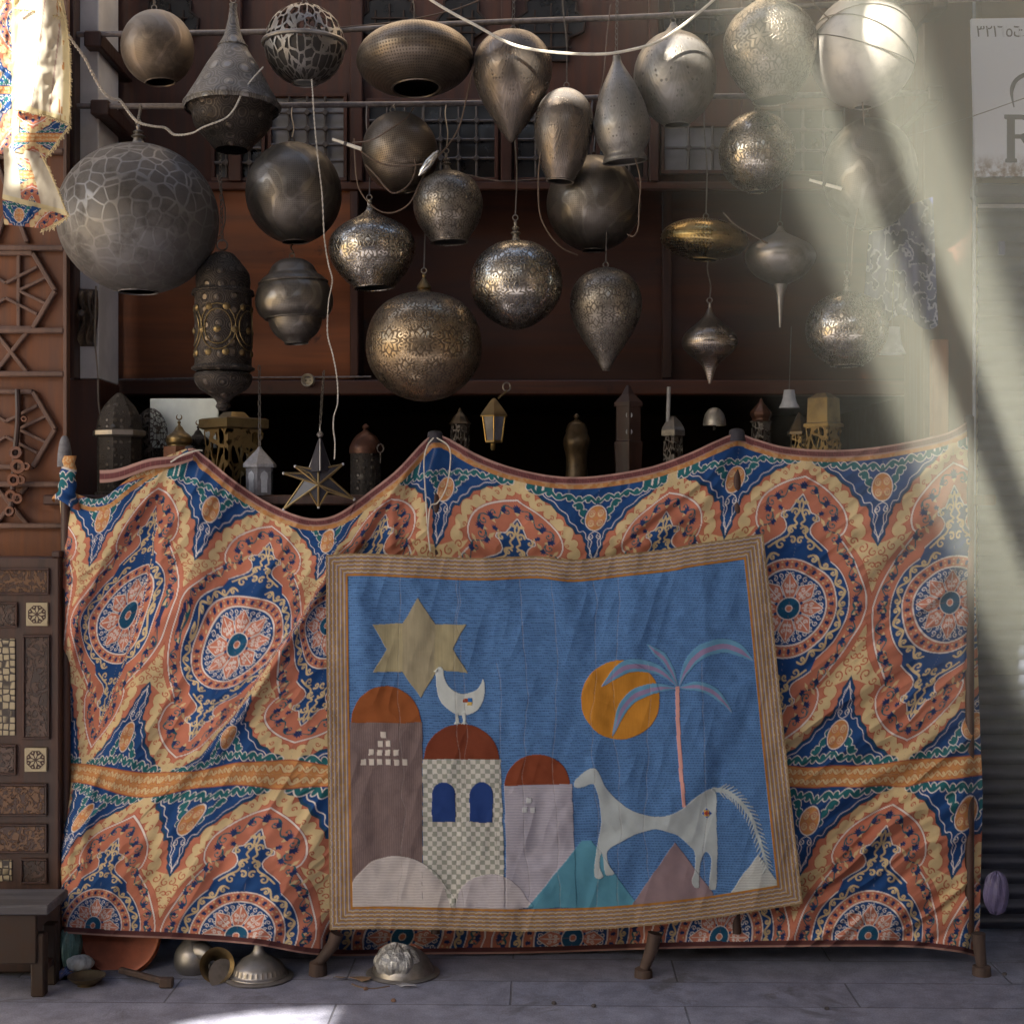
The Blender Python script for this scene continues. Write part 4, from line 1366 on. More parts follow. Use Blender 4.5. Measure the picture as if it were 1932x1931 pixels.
def sm(pts, n=6):
    return cat(pts, n, True)
rib = 1 + .22*(np.abs((zx/8.0) % 1 - .5) < .2)[..., None]
ribh = 1 + .20*(np.abs((zy/10.0) % 1 - .5) < .22)[..., None]
tan_ = np.array((.36, .315, .185)) * (1 + .08*vnoise(zx/3, zy/40, 35))[..., None]
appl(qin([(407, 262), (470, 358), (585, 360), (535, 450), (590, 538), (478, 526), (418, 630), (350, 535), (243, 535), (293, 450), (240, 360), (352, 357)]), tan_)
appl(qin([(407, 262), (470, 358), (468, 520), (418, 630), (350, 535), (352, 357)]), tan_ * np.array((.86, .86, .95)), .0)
# towers
appl((zx > 158) & (zx < 424) & (zy > 718) & (zy < 1400), np.array((.165, .120, .115)) * rib)
appl((((zx-290)/128)**2 + ((zy-722)/136)**2 < 1) & (zy < 720) & (zx > 158), np.array((.27, .082, .024)))
tl = 725 + (zy-945)*.02; tr = 968 + (zy-945)*.035
appl((zx > tl) & (zx < tr + 5) & (zy > 944) & (zy < 1400), np.array((.36, .345, .40)) * ribh * .95)
appl((((zx-846)/120)**2 + ((zy-950)/114)**2 < 1) & (zy < 948 + (846-zx)*.03), np.array((.20, .048, .020)))
chk = ((np.floor((zx-425)/17.6) + np.floor((zy-855)/17.6)) % 2 == 0)
appl((zx > 425) & (zx < 712 + (zy-855)*.03) & (zy > 853) & (zy < 1400), np.where(chk[..., None], np.array((.60, .585, .53)), np.array((.31, .325, .275))))
appl((((zx-567)/139)**2 + ((zy-856)/130)**2 < 1) & (zy < 854), np.array((.175, .042, .019)))
for cx in (501, 639):
    appl((np.abs(zx-cx) < 43) & (((zy > 985) & (zy < 1085)) | (((zx-cx)/43)**2 + ((zy-985)/46)**2 < 1)) & (zy < 1085), np.array((.018, .048, .190)))
for row, xs in ((765, [281]), (797, [268, 297]), (830, [237, 268, 298, 329]), (865, [208, 237, 267, 298, 329, 359])):
    for x in xs:
        appl((np.abs(zx-x) < 9.5) & (np.abs(zy-row) < 11), np.array((.60, .55, .48)))
for x, y in ((815, 1006), (801, 1040), (830, 1040)):
    appl((np.abs(zx-x) < 8.5) & (np.abs(zy-y) < 9.5), np.array((.52, .54, .55)))
# bird
appl(qin(sm([(470, 533), (478, 521), (490, 517), (499, 527), (503, 553), (518, 585), (545, 606), (582, 613), (620, 602), (640, 578), (648, 560), (653, 585), (648, 640), (622, 678), (580, 694), (536, 684), (500, 655), (480, 615), (473, 565)])), np.array((.56, .60, .57)))
for x in (550, 577):
    appl((np.abs(zx-x) < 6) & (zy > 685) & (zy < 726), np.array((.56, .60, .57)))
    appl(qin([(x-14, 728), (x-4, 716), (x+4, 716), (x+15, 726), (x+3, 724), (x, 730), (x-4, 724)]), np.array((.56, .60, .57)))
appl(qin([(462, 533), (478, 526), (478, 537)]), np.array((.56, .60, .57)))
appl((np.abs(zx-582) < 8) & (np.abs(zy-638) < 7), np.array((.30, .05, .02)))
appl((np.abs(zx-598) < 8) & (np.abs(zy-636) < 7), np.array((.02, .13, .40)))
appl((np.abs(zx-597) < 9) & (np.abs(zy-650) < 6.5), np.array((.58, .40, .10)))
# sun, palm
appl(((zx-1150)**2 + (zy-637)**2) < 145**2, np.array((.50, .215, .028)) * (1 + .06*vnoise(zx/3, zy/30, 36))[..., None])
LEAVES = [([(1365, 590), (1385, 500), (1440, 438), (1520, 412), (1590, 432), (1640, 492)], [(1590, 478), (1530, 462), (1460, 482), (1405, 530)]),
          ([(1362, 590), (1345, 520), (1310, 462), (1250, 434)], [(1272, 466), (1305, 500), (1335, 545)]),
          ([(1362, 592), (1310, 520), (1230, 488), (1150, 500), (1080, 585)], [(1140, 555), (1200, 532), (1270, 540), (1320, 562)]),
          ([(1360, 594), (1270, 576), (1195, 600), (1145, 655), (1120, 770)], [(1160, 705), (1200, 650), (1260, 618), (1320, 604)]),
          ([(1366, 592), (1430, 570), (1500, 592), (1545, 645), (1560, 684)], [(1525, 652), (1480, 622), (1430, 604)])]
for up, lo in LEAVES:
    o = cat(up + lo, 6, True)
    m_ = qin(o)
    appl(m_, np.array((.12, .29, .44)))
    c_ = o.mean(0)
    u_, l_ = cat(up, 10), cat(lo[::-1], 10)
    mid_ = (resamp(u_, 40)*.62 + resamp(np.vstack([up[0], l_, up[-1]]), 40)*.38), (resamp(u_, 40)*.25 + resamp(np.vstack([up[0], l_, up[-1]]), 40)*.75)
    appl(qin(np.vstack([mid_[0], mid_[1][::-1]])) & m_, np.array((.27, .20, .34)), 0)
tkx = np.interp(zy, [590, 700, 800, 900, 1030], [1359, 1362, 1366, 1373, 1384])
appl((np.abs(zx - tkx) < 7.5) & (zy > 588) & (zy < 1032), np.array((.62, .32, .28)))
# hills
appl(qin(sm([(165, 1400), (164, 1320), (195, 1268), (250, 1225), (320, 1210), (395, 1222), (450, 1252), (500, 1305), (525, 1400)])), np.array((.50, .46, .44)) * ribh * .92)
appl(qin(sm([(540, 1400), (565, 1330), (610, 1290), (660, 1278), (720, 1284), (775, 1318), (806, 1365), (812, 1400)])), np.array((.47, .44, .46)) * ribh * .92)
appl(qin([(425, 1240), (470, 1262), (520, 1330), (560, 1330), (545, 1400), (528, 1400), (500, 1310)]), np.where(chk[..., None], np.array((.60, .585, .53)), np.array((.31, .325, .275))), 0)
appl(qin([(1008, 1155), (1045, 1150), (1202, 1375), (1202, 1400), (808, 1400)]), np.array((.085, .255, .35)))
appl(qin([(1350, 1158), (1490, 1345), (1490, 1400), (1185, 1400)]), np.array((.255, .185, .20)))
appl(qin([(1655, 1203), (1735, 1318), (1735, 1345), (1552, 1345)]), np.array((.44, .46, .44)) * ribh * .95)
# horse
appl(qin(sm([(980, 946), (990, 925), (1030, 893), (1056, 889), (1072, 905), (1098, 958), (1148, 1013), (1200, 1046), (1260, 1063), (1330, 1058), (1380, 1035), (1430, 992), (1475, 966), (1500, 978), (1505, 1100), (1506, 1230), (1503, 1322), (1490, 1332), (1474, 1322), (1483, 1240), (1478, 1205), (1462, 1196), (1446, 1235), (1440, 1290), (1438, 1325), (1420, 1322), (1412, 1300), (1424, 1260), (1424, 1200), (1400, 1168), (1360, 1135), (1290, 1112), (1220, 1126), (1150, 1160), (1104, 1192), (1108, 1240), (1128, 1270), (1118, 1279), (1094, 1274), (1084, 1205), (1075, 1215), (1073, 1250), (1087, 1283), (1072, 1292), (1054, 1280), (1060, 1200), (1070, 1150), (1079, 1090), (1075, 1020), (1062, 962), (1048, 945), (1012, 957), (986, 957)], 4)), np.array((.41, .46, .47)))
appl((np.abs(zx-1468) + np.abs(zy-1052)) < 19, np.array((.04, .10, .40)))
appl((np.abs(zx-1468) < 10) & (np.abs(zy-1052) < 12), np.array((.55, .36, .08)))
appl((np.abs(zx-1468) + np.abs(zy-1052)) < 11, np.array((.34, .05, .03)))
tail = cat([(1495, 966), (1545, 975), (1590, 1010), (1630, 1065), (1655, 1130), (1675, 1200), (1692, 1262)], 8)
tm = np.zeros(zx.shape, bool)
def seg(a, b, w):
    a, b = np.array(a, float), np.array(b, float)
    d = b - a
    t = np.clip(((zx-a[0])*d[0] + (zy-a[1])*d[1]) / (d @ d), 0, 1)
    return np.hypot(zx-a[0]-t*d[0], zy-a[1]-t*d[1]) < w*(1 - .5*t)
sub = (slice(None), slice(QNX//2, QNX))
zx_full, zy_full = zx, zy
zx, zy = zx_full[sub], zy_full[sub]
ts = np.zeros(zx.shape, bool)
for i in range(0, len(tail)-1):
    ts |= seg(tail[i], tail[i+1], 9 - 4*i/len(tail))
for i in range(2, len(tail)-1, 2):
    d = tail[i+1] - tail[i-1]; d = d / np.hypot(*d); nn = np.array((-d[1], d[0]))
    ln = 34 - 8*i/len(tail)
    ts |= seg(tail[i], tail[i] + d*ln*.8 + nn*ln*.75, 3.2) | seg(tail[i], tail[i] + d*ln*.85 - nn*ln*.75, 3.2)
zx, zy = zx_full, zy_full
tm[sub] = ts
appl(tm, np.array((.38, .43, .44)))
# vertical quilting threads
for i, x0 in enumerate((335, 545, 565, 792, 905, 1050, 1130, 1450, 700, 1240)):
    y0_, y1_ = (60, 1450) if i < 7 else (500, 1300)
    off = 10*np.sin(zy/130 + i) + 8*vnoise(zy/70 + i*9, zy*0 + i, 40)
    ln = (np.abs(zx - x0 - off - (zy-200)*.012) < 1.5) & (zy > y0_) & (zy < y1_)
    qcol = np.where(ln[..., None], qcol*.75 + np.array((.42, .38, .34))*.25, qcol)
    QH = np.where(ln, QH - .0012, QH)
# striped border with mitred corners
bcol = np.zeros(qcol.shape)
w_ = ed + .5*np.sin(qs*300) * 0
sidev = (np.minimum(qs, 1-qs)*W_ < np.minimum(qt, 1-qt)*H_)
run = np.where(sidev, qt*H_, qs*W_)
wv_ = .7*np.sin(run/2.1)
ph = ((ed + wv_*.5) / 7.6) % 1
cA, cB, cC = np.array((.30, .175, .060)), np.array((.43, .36, .27)), np.array((.20, .165, .22))
bcol = np.where((ph < .45)[..., None], cA, np.where((ph < .75)[..., None], cB, cC))
bcol = np.where((ed > 38)[..., None], np.array((.36, .165, .035)), bcol)
bcol = np.where((ed < 2.5)[..., None], np.array((.28, .19, .10)), bcol)
qcol = np.where((ed < 43)[..., None], bcol * (1 + .08*vnoise(qx/6, qy/6, 41))[..., None], qcol)
QH = np.where(ed < 43, .003, QH)

def quilt_relief(x, y):
    h = .006*vnoise(x/90, y/260, 51) + .0036*vnoise(x/34, y/120, 52) + .0022*vnoise((x+.5*y)/60, (y-.5*x)/26, 55) + .0014*vnoise(x/16, y/18, 53) + 0.0012*(1 - 2*np.abs(vnoise((x + .3*y)/26, (y - .3*x)/90, 57)))
    h += crease(x, y, [(1380, 1090), (1330, 1250), (1290, 1420)], .010, 40) + crease(x, y, [(1240, 1080), (1200, 1200), (1150, 1330)], .010, 36)
    h += crease(x, y, [(1420, 1240), (1340, 1420), (1260, 1560)], .010, 30)
    h -= crease(x, y, [(830, 1090), (980, 1112), (1080, 1098), (1250, 1080)], .009, 18)
    h += crease(x, y, [(760, 1055), (790, 1120), (800, 1230)], .007, 22)
    h += crease(x, y, [(670, 1090), (690, 1200), (700, 1330)], .010, 24)
    h += crease(x, y, [(1040, 1060), (1070, 1160), (1100, 1300)], .006, 26)
    h -= crease(x, y, [(940, 1620), (1050, 1600), (1200, 1560)], .008, 26)
    h += .012*np.sin((x-650)/95.0)*np.exp(-((y-1060)/60.0)**2)*.5
    return h
QY = .0 - 1.7 * quilt_relief(qx, qy) - QH + .03*sst(qy, 1650, 1755)*0
nq = QNX*QNY
M_QUILT = printed('patchwork_cotton', .88, 1300, .18)
Vq = lay(qx, qy, QY).reshape(-1, 3)
qroot = (0.1, .0, P(0, 1755, 0).z)
pq_ = dense('patchwork_hanging', Vq, grid_faces(QNX, QNY), qcol.reshape(-1, 3), M_QUILT, None, qroot)
tag(pq_, 'blue patchwork hanging with white horse, domes, palm and six-pointed star', 'wall hanging')
# its back and edge
bk = MB()
edge = [(i, 0) for i in range(0, QNX, 4)] + [(QNX-1, j) for j in range(0, QNY, 4)] + [(i, QNY-1) for i in range(QNX-1, -1, -4)] + [(0, j) for j in range(QNY-1, -1, -4)]
V3 = Vq.reshape(QNY, QNX, 3)
fr = [Vector(V3[j, i]) for i, j in edge]
n_ = len(fr)
bk.add(fr + [v + Vector((0, .009, 0)) for v in fr], [(k, (k+1) % n_, (k+1) % n_ + n_, k + n_) for k in range(n_)])
bk.build('bound_edge', plain('brown_binding', (.24, .15, .08), .85), pq_)
# ---------------------------------------------------------------- lamps
STEEL, STEEL_D = (.30, .275, .24), (.07, .058, .048)
BRONZE, BRONZE_D = (.20, .15, .105), (.045, .033, .025)
BRASS, BRASS_D = (.34, .235, .09), (.08, .05, .02)
SILV, SILV_D = (.48, .43, .355), (.085, .066, .05)
ML = {
    'scales': lantern_mat('aged_scale_metal', (.20, .19, .18), (.075, .062, .050), .46, 'scales', 18, .40, .8, .85),
    'dusty': lantern_mat('dusty_dark_metal', BRONZE, BRONZE_D, .38, 'script', 4.5, .95, .8, .7, nu=150),
    'script': lantern_mat('engraved_dark_metal', (.20, .175, .145), (.05, .04, .032), .30, 'script', 4.2, .25, .92, nu=150),
    'hammer': lantern_mat('punched_dark_metal', (.19, .15, .11), (.045, .032, .024), .32, 'hammer', 10, .25, .92, nu=110),
    'dots': lantern_mat('dotted_dark_metal', (.19, .15, .115), (.04, .03, .023), .24, 'dots', 10, .5, .8, .8, nu=64, film=.12),
    'dots2': lantern_mat('dotted_grey_metal', (.28, .26, .23), (.07, .06, .05), .34, 'dots', 10, .6, .75, .72, nu=48, film=.14),
    'fili': lantern_mat('filigree_silver', SILV, SILV_D, .16, 'filigree', 9, .10, .72, 1.0),
    'fili2': lantern_mat('filigree_bronze', (.32, .235, .145), (.065, .043, .027), .24, 'filigree', 11, .18, .78, 1.0),
    'fili3': lantern_mat('filigree_dark', (.25, .215, .17), (.055, .044, .034), .27, 'filigree', 8, .22, .72, .92, film=.05),
    'studs': lantern_mat('embossed_grey_metal', (.28, .27, .255), (.10, .085, .072), .45, 'studs', 15, .75, .7),
    'studs2': lantern_mat('embossed_dark_metal', (.12, .095, .075), (.022, .018, .016), .32, 'studs', 19, .3, .85),
    'pierced': lantern_mat('pierced_grey_metal', (.27, .25, .225), (.09, .078, .066), .45, 'pierced', 30, .7, .6),
    'brass': lantern_mat('hammered_brass', BRASS, BRASS_D, .24, 'hammer', 10, .05, .25, 1.0, nu=70),
    'plain': lantern_mat('smooth_old_metal', (.30, .27, .235), (.09, .075, .06), .32, 'plain', 20, .35, .6),
    'plainbrass': lantern_mat('old_brass', (.22, .15, .06), (.06, .036, .016), .33, 'plain', 20, .2, .6),
    'pale': lantern_mat('pale_brushed_metal', (.62, .58, .52), (.36, .32, .28), .50, 'plain', 9, .75, .5, .55),
    'black': lantern_mat('sooty_metal', (.09, .075, .06), (.02, .016, .014), .45, 'studs', 34, .3, .8, .7),
}
M_CHAIN = plain('blackened_chain', (.15, .13, .11), .5, .7, .3, 60)
M_INNER = plain('lamp_inside', (.03, .025, .02), .7)

def ell(cy, rx, ry, a0=-90, a1=90, n=30):
    """profile of an ellipsoid, from the top (a=90) down"""
    out = []
    for k in range(n + 1):
        a = math.radians(a1 + (a0 - a1) * k / n)
        out.append((cy - ry * math.sin(a), rx * math.cos(a)))
    return out

def smoothprof(pts, n=7):
    return [(float(y), max(0.0, float(r))) for y, r in cat(pts, n)]

def chain(p0, p1, mat, root, name='chain', link=.022):
    p0, p1 = Vector(p0), Vector(p1)
    L = (p1 - p0).length
    n = max(2, int(L / link))
    d = (p1 - p0) / n
    m = MB()
    t = d.normalized()
    a = t.orthogonal().normalized()
    b = t.cross(a)
    for i in range(n):
        c = p0 + d * (i + .5)
        s_ = a if i % 2 else b
        pts = [c + t * (link*.62*math.cos(2*PI*k/8)) + s_ * (link*.27*math.sin(2*PI*k/8)) for k in range(8)]
        m.tube(pts, .0022, 4, True)
    return m.build(name, mat, root)

LAMPS = {}
def lamp(label, cx, prof, Y, mat, tilt=0.0, pitch=0.0, n=64, chain_to=None, chain_kind='chain', finial=None, finial_mat=None, open_bottom=True, name='hanging_lamp', group=None, lobes=0, lobe_amp=0, rings=(), cat_='lamp', bowl=None, bowl_mat=None):
    """prof: [(photo y, radius)] top to bottom."""
    s_ = S(Y)
    ytop, ybot = prof[0][0], prof[-1][0]
    c = P(cx, ytop, Y)
    root = thing(name, label, cat_, P(cx, ybot, Y), group)
    M = Matrix.Rotation(math.radians(-tilt), 3, 'Y') @ Matrix.Rotation(math.radians(pitch), 3, 'X')
    pr = [((ytop - y) * s_, r * s_) for y, r in prof]
    m = MB()
    m.lathe(pr, c, n, M, lobes, lobe_amp)
    body = m.build('shade', mat, root, True)
    if open_bottom and prof[-1][1] > 4:
        k = max(2, int(len(pr) * .45))
        inner = [(z + .002, max(.001, r - .006)) for z, r in pr[-k:]][::-1]
        inner = [(pr[-1][0], pr[-1][1])] + inner
        MB().lathe(inner, c, n, M, lobes, lobe_amp).build('inside', M_INNER, body, True)
        rim = [c + M @ Vector((math.cos(2*PI*q/40)*pr[-1][1], math.sin(2*PI*q/40)*pr[-1][1], pr[-1][0])) for q in range(40)]
        MB().tube(rim, .0035, 6, True).build('rim', mat, body, True)
    for (y, r, w) in rings:
        z = (ytop - y) * s_
        pts = [c + M @ Vector((math.cos(2*PI*q/48)*r*s_, math.sin(2*PI*q/48)*r*s_, z)) for q in range(48)]
        MB().tube(pts, w * s_, 8, True).build('band', mat, body, True)
    if bowl:
        MB().lathe([((ytop - y) * s_, r * s_) for y, r in bowl], c, n, M).build('bowl', bowl_mat or mat, root, True)
    top = c.copy()
    if finial:
        f = [((ytop - y) * s_, r * s_) for y, r in finial]
        MB().lathe(f, c, 28, M).build('finial', finial_mat or mat, root, True)
        top = c + M @ Vector((0, 0, f[0][0]))
    if chain_to is not None:
        tx, ty, tY = chain_to
        # a ring to hang from
        rg = [top + Vector((math.cos(2*PI*q/14)*.010, 0, .010 + math.sin(2*PI*q/14)*.010)) for q in range(14)]
        MB().tube(rg, .0024, 6, True).build('ring', M_CHAIN, root)
        end = P(tx, ty, tY)
        if chain_kind == 'chain':
            chain(top + Vector((0, 0, .018)), end, M_CHAIN, root)
        else:
            MB().tube(cat([top + Vector((0, 0, .018)), top.lerp(end, .4) + Vector((.006, 0, 0)), top.lerp(end, .75) - Vector((.004, 0, 0)), end], 5), .0029, 5).build('wire', M_CHAIN, root)
    LAMPS[label] = root
    return root

FIN = lambda y0, y1, r: [(y0, 1.2), (y0+(y1-y0)*.10, r*.35), (y0+(y1-y0)*.22, r*.2), (y0+(y1-y0)*.34, r*.75), (y0+(y1-y0)*.44, r*.4), (y0+(y1-y0)*.56, r*1.0), (y0+(y1-y0)*.64, r*.6), (y0+(y1-y0)*.80, r*.75), (y1, r*1.3)]

# top row
lamp('dusty grey metal globe with open base, leftmost in the top row', 291, [(20, 0), (20.5, 8)] + ell(92, 68, 70, -66, 83), .22, ML['dusty'], 5, 0, chain_to=(291, -40, .22))
lamp('tall grey cone-shaped lamp with round bosses and a flared rim', 440, smoothprof([(12, 6), (40, 10), (70, 17), (84, 24), (98, 30), (125, 47), (160, 66), (188, 82), (203, 90), (212, 88)]), .12, ML['studs'], 0, -3, chain_to=(439, -40, .14), open_bottom=False,
     finial=[(6, 3), (9, 8), (14, 7)], rings=((90, 27, 1.6), (204, 89, 3)), bowl=smoothprof([(208, 84), (218, 76), (240, 71), (258, 58), (272, 44), (280, 38), (288, 30)]), bowl_mat=ML['studs2'])
lamp('pierced grey globe with curly cut-outs and a band around the middle', 575, [(10, 3)] + ell(86, 76, 76, -72, 86, 40), .15, ML['pierced'], 0, 0, 80, chain_to=(576, -40, .15), rings=((84, 77, 4.5),))
lamp('wide flat oval lamp of dark metal with round opening below', 780, [(54, 2)] + ell(116, 110, 61, -66, 87, 40), .10, ML['hammer'], 3, -6, 80, chain_to=(776, -40, .12), chain_kind='wire')
lamp('large dark egg-shaped lamp with dotted arches and a pointed lower end', 968, [(60, 2)] + smoothprof([(60.5, 12), (68, 40), (88, 62), (112, 73), (137, 75), (165, 69), (195, 55), (225, 36), (250, 18), (266, 6), (270, 1)]), .10, ML['dots'], -1, 0, 72, chain_to=(971, -40, .12), open_bottom=False)
lamp('small copper-brown egg lamp with dotted flower lines, hung in front of the round one', 1069, [(166, 2)] + smoothprof([(167, 6), (172, 20), (183, 36), (202, 49), (228, 55), (258, 54), (288, 48), (315, 39), (335, 29), (343, 25)]), .04, ML['dots'], -4, 0, 64, chain_to=(1062, -40, .06), chain_kind='wire')
lamp('slim grey teardrop lamp with dotted scale pattern and rolled rim', 1163, smoothprof([(106, 7), (118, 9), (132, 16), (160, 31), (195, 45), (230, 53), (250, 53), (270, 47), (284, 40), (290, 38), (297, 41), (303, 41)]), .0, ML['dots2'], 5, 4, 64, chain_to=(1165, -40, .04))
lamp('grey globe with small cone top and dotted lines, under the white cable', 1270, smoothprof([(44, 5), (52, 9), (62, 19), (74, 42), (94, 62), (118, 74), (145, 78), (175, 74), (203, 60), (222, 42), (236, 24)]), .12, ML['dots2'], 2, 0, 64, chain_to=(1266, -40, .14), chain_kind='wire')
lamp('onion-shaped silver filigree lamp with narrow neck, cut by the top of the photo', 1446, smoothprof([(-50, 10), (-20, 13), (0, 22), (14, 42), (34, 68), (60, 84), (84, 88), (115, 84), (150, 68), (178, 46), (190, 38)]), .08, ML['fili3'], 3, 0, 72, chain_to=(1440, -120, .1), chain_kind='wire')
lamp('big pale round lamp in the sun at upper right, thin wire wound around it', 1628, [(-8, 3)] + ell(98, 99, 106, -80, 86, 44), .10, ML['pale'], 0, 0, 80, chain_to=(1640, -120, .1), chain_kind='wire')
# middle rows
lamp('huge dark globe with grey scale pattern over its upper half', 261, [(273, 14)] + ell(414, 150, 141, -76, 84, 50), .0, ML['scales'], 0, 0, 96, chain_to=(266, 200, .30), finial=FIN(236, 276, 14), finial_mat=ML['plain'])
lamp('round dark lamp with broad engraved curves, below the pierced globe', 551, [(270, 3)] + ell(365, 90, 95, -74, 87, 44), .14, ML['script'], 2, 0, 80, chain_to=(552, 200, .38), chain_kind='wire')
lamp('tilted brown globe tangled in thin brown wires', 741, [(212, 3)] + ell(288, 72, 76, -76, 86, 40), .10, ML['hammer'], 10, 6, 72, chain_to=(745, 196, .38), chain_kind='wire')
lamp('small engraved silver egg lamp with turned finial, right of the tangled one', 843, smoothprof([(323, 12), (330, 32), (345, 52), (370, 64), (395, 65), (420, 58), (440, 45), (452, 37), (457, 35)]), .06, ML['fili3'], 2, 0, 64, chain_to=(842, 196, .38), chain_kind='wire', finial=FIN(290, 326, 10))
lamp('squat silver filigree onion lamp with bright dotted flower medallion', 697, smoothprof([(378, 4), (392, 6), (402, 13), (412, 30), (424, 54), (442, 74), (465, 82), (490, 78), (515, 64), (535, 46), (543, 38)]), .04, ML['fili'], 3, 0, 72, chain_to=(692, 196, .38), chain_kind='wire', name='hanging_lamp')
lamp('large dark globe with faint engraved lettering, half behind the copper egg', 1120, [(296, 3)] + ell(385, 89, 90, -76, 87, 40), .24, ML['script'], 0, 0, 72, chain_to=(1118, 186, .38), chain_kind='wire')
lamp('brightest polished silver globe with filigree and tall finial', 973, smoothprof([(455, 14), (462, 40), (480, 66), (505, 82), (535, 87), (565, 81), (592, 62), (610, 38), (620, 16), (623, 2)]), .02, ML['fili'], 1, 0, 80, chain_to=(972, 195, .38), chain_kind='wire', finial=FIN(416, 460, 10), open_bottom=False)
lamp('large bronze filigree globe with gold gleam and cone finial, lowest of the middle', 800, smoothprof([(553, 14), (558, 44), (575, 76), (605, 99), (645, 109), (685, 105), (720, 84), (745, 52), (755, 24), (758, 3)]), -.02, ML['fili2'], 0, 0, 88, chain_to=(800, 200, .36), chain_kind='wire', finial=[(516, 1.5), (520, 4), (524, 2.5), (530, 6), (538, 12), (544, 14), (548, 11), (554, 16), (558, 22)], finial_mat=ML['plainbrass'], open_bottom=False)
lamp('dark egg lamp narrowing downward with engraved circles, right of the silver globe', 1143, smoothprof([(505, 4), (509, 22), (522, 46), (545, 63), (572, 68), (600, 64), (630, 50), (655, 34), (678, 18), (695, 9), (698, 6)]), .06, ML['fili3'], 0, 0, 72, chain_to=(1140, 186, .38), chain_kind='wire')
lamp('flat gleaming brass oval lamp hung in the dark right of centre', 1332, [(413, 2)] + ell(452, 83, 39, -70, 87, 36), .14, ML['brass'], -4, 4, 72, chain_to=(1330, 182, .38), chain_kind='wire')
lamp('brown onion lamp with a thin drop below, inside the shaft of light', 1472, smoothprof([(428, 4), (440, 12), (452, 34), (465, 56), (482, 66), (500, 62), (518, 48), (530, 30), (537, 14)]), .16, ML['plain'], 0, 0, 64, chain_to=(1476, 182, .38), chain_kind='wire', open_bottom=False, bowl=smoothprof([(535, 16), (540, 13), (560, 7), (590, 4), (618, 2)]))
lamp('small silver drop lamp shaped like a spinning top with pointed ends', 1339, smoothprof([(572, 2), (585, 5), (598, 12), (612, 27), (626, 44), (640, 52), (654, 51), (668, 40), (680, 25), (690, 15), (700, 10), (712, 6), (724, 2)]), .08, lantern_mat('hammered_silver', (.30, .25, .20), (.09, .068, .05), .26, 'hammer', 10, .1, .3, 1.0, nu=70), 0, 0, 64, chain_to=(1336, 490, .14), chain_kind='wire', open_bottom=False)
lamp('round silver lamp glowing with gold reflections, lower right in the shaft of light', 1598, smoothprof([(550, 4), (554, 24), (568, 52), (590, 70), (620, 77), (650, 71), (676, 50), (690, 30)]), .12, ML['fili'], 0, 0, 72, chain_to=(1594, 180, .38), chain_kind='wire', finial=FIN(520, 553, 8))
lamp('round silver lamp behind the light shaft, under the onion-necked one', 1428, [(212, 3)] + ell(288, 72, 76, -76, 86, 36), .20, ML['fili'], 0, 0, 64, chain_to=(1424, 182, .38), chain_kind='wire')
lamp('large dark globe with an inscription band, between the two light shafts', 1636, [(225, 3)] + ell(330, 88, 105, -76, 86, 40), .16, ML['script'], 3, 0, 72, chain_to=(1634, 180, .38), chain_kind='wire')
lamp('grey jar-shaped lamp of stacked rounded tiers, right of the studded lantern', 551, smoothprof([(488, 8), (492, 24), (502, 38), (515, 45)], 5) + smoothprof([(518, 47), (526, 58), (533, 64)], 4) + smoothprof([(534, 62), (550, 70), (572, 73), (590, 68), (600, 58)], 5) + smoothprof([(603, 51), (618, 47), (632, 38), (642, 26), (648, 21)], 5), .06, ML['script'], 3, 0, 72, chain_to=(551, 462, .16), chain_kind='wire', rings=((534, 64, 1.8), (601, 56, 1.8)))
# studded cylinder lantern
L = lamp('dark cylindrical lantern with gilt studs, domed lid and ball below', 421, smoothprof([(548, 56), (552, 58), (556, 55)], 3) + [(560, 53), (690, 53)] + smoothprof([(692, 55), (698, 57), (702, 50)], 3), .04, ML['studs2'], 0, 0, 72, open_bottom=False, name='hanging_lantern', cat_='lantern',
         bowl=smoothprof([(702, 40), (706, 52), (718, 54), (732, 46), (742, 32), (750, 20), (760, 12), (768, 14), (776, 6)]), bowl_mat=ML['studs2'], rings=((556, 57, 2.2), (696, 57, 2.4)))
MB().lathe([((548 - y) * S(.04), r * S(.04)) for y, r in smoothprof([(476, 8), (480, 20), (496, 34), (515, 48), (532, 51), (545, 50), (549, 54)])], P(421, 548, .04), 56).build('lid', ML['studs2'], L, True)
rg = [P(419 + 10*math.cos(2*PI*q/18), 463 + 10*math.sin(2*PI*q/18), .04) for q in range(18)]
MB().tube(rg, .0035, 6, True).build('ring', M_CHAIN, L, True)
m = MB()
m.tube([P(419, 472, .04), P(419, 478, .04)], .004, 6)
m.build('hook', M_CHAIN, L)
chain(P(419, 455, .04), P(413, 200, .36), M_CHAIN, L)
boss0 = None
for row in range(3):
    for k in range(10):
        a = 2*PI*k/10 + row*.3
        st = MB()
        c = P(421, 585 + row*42, .04) + Vector((math.cos(a)*53*S(.04), math.sin(a)*53*S(.04), 0))
        st.lathe([(-.002, .014), (.002, .014), (.006, .010), (.008, 0)], c, 10, Matrix.Rotation(a + PI/2, 3, 'Z') @ Matrix.Rotation(PI/2, 3, 'X'))
        st.build('gilt_boss', ML['plainbrass'], L, True)
arcs = MB()
for k in range(5):
    a0 = 2*PI*k/5 - PI/2
    for rr, yy in ((34, 622), (26, 622)):
        pts = []
        for q in range(24):
            b = 2*PI*q/24
            a = a0 + rr*math.cos(b)/53
            pts.append(P(421, yy + rr*1.25*math.sin(b), .04) + Vector((math.cos(a)*54*S(.04), math.sin(a)*54*S(.04), 0)))
        arcs.tube(pts, .0026, 5, True)
arcs.build('gilt_wire', ML['plainbrass'], L, True)

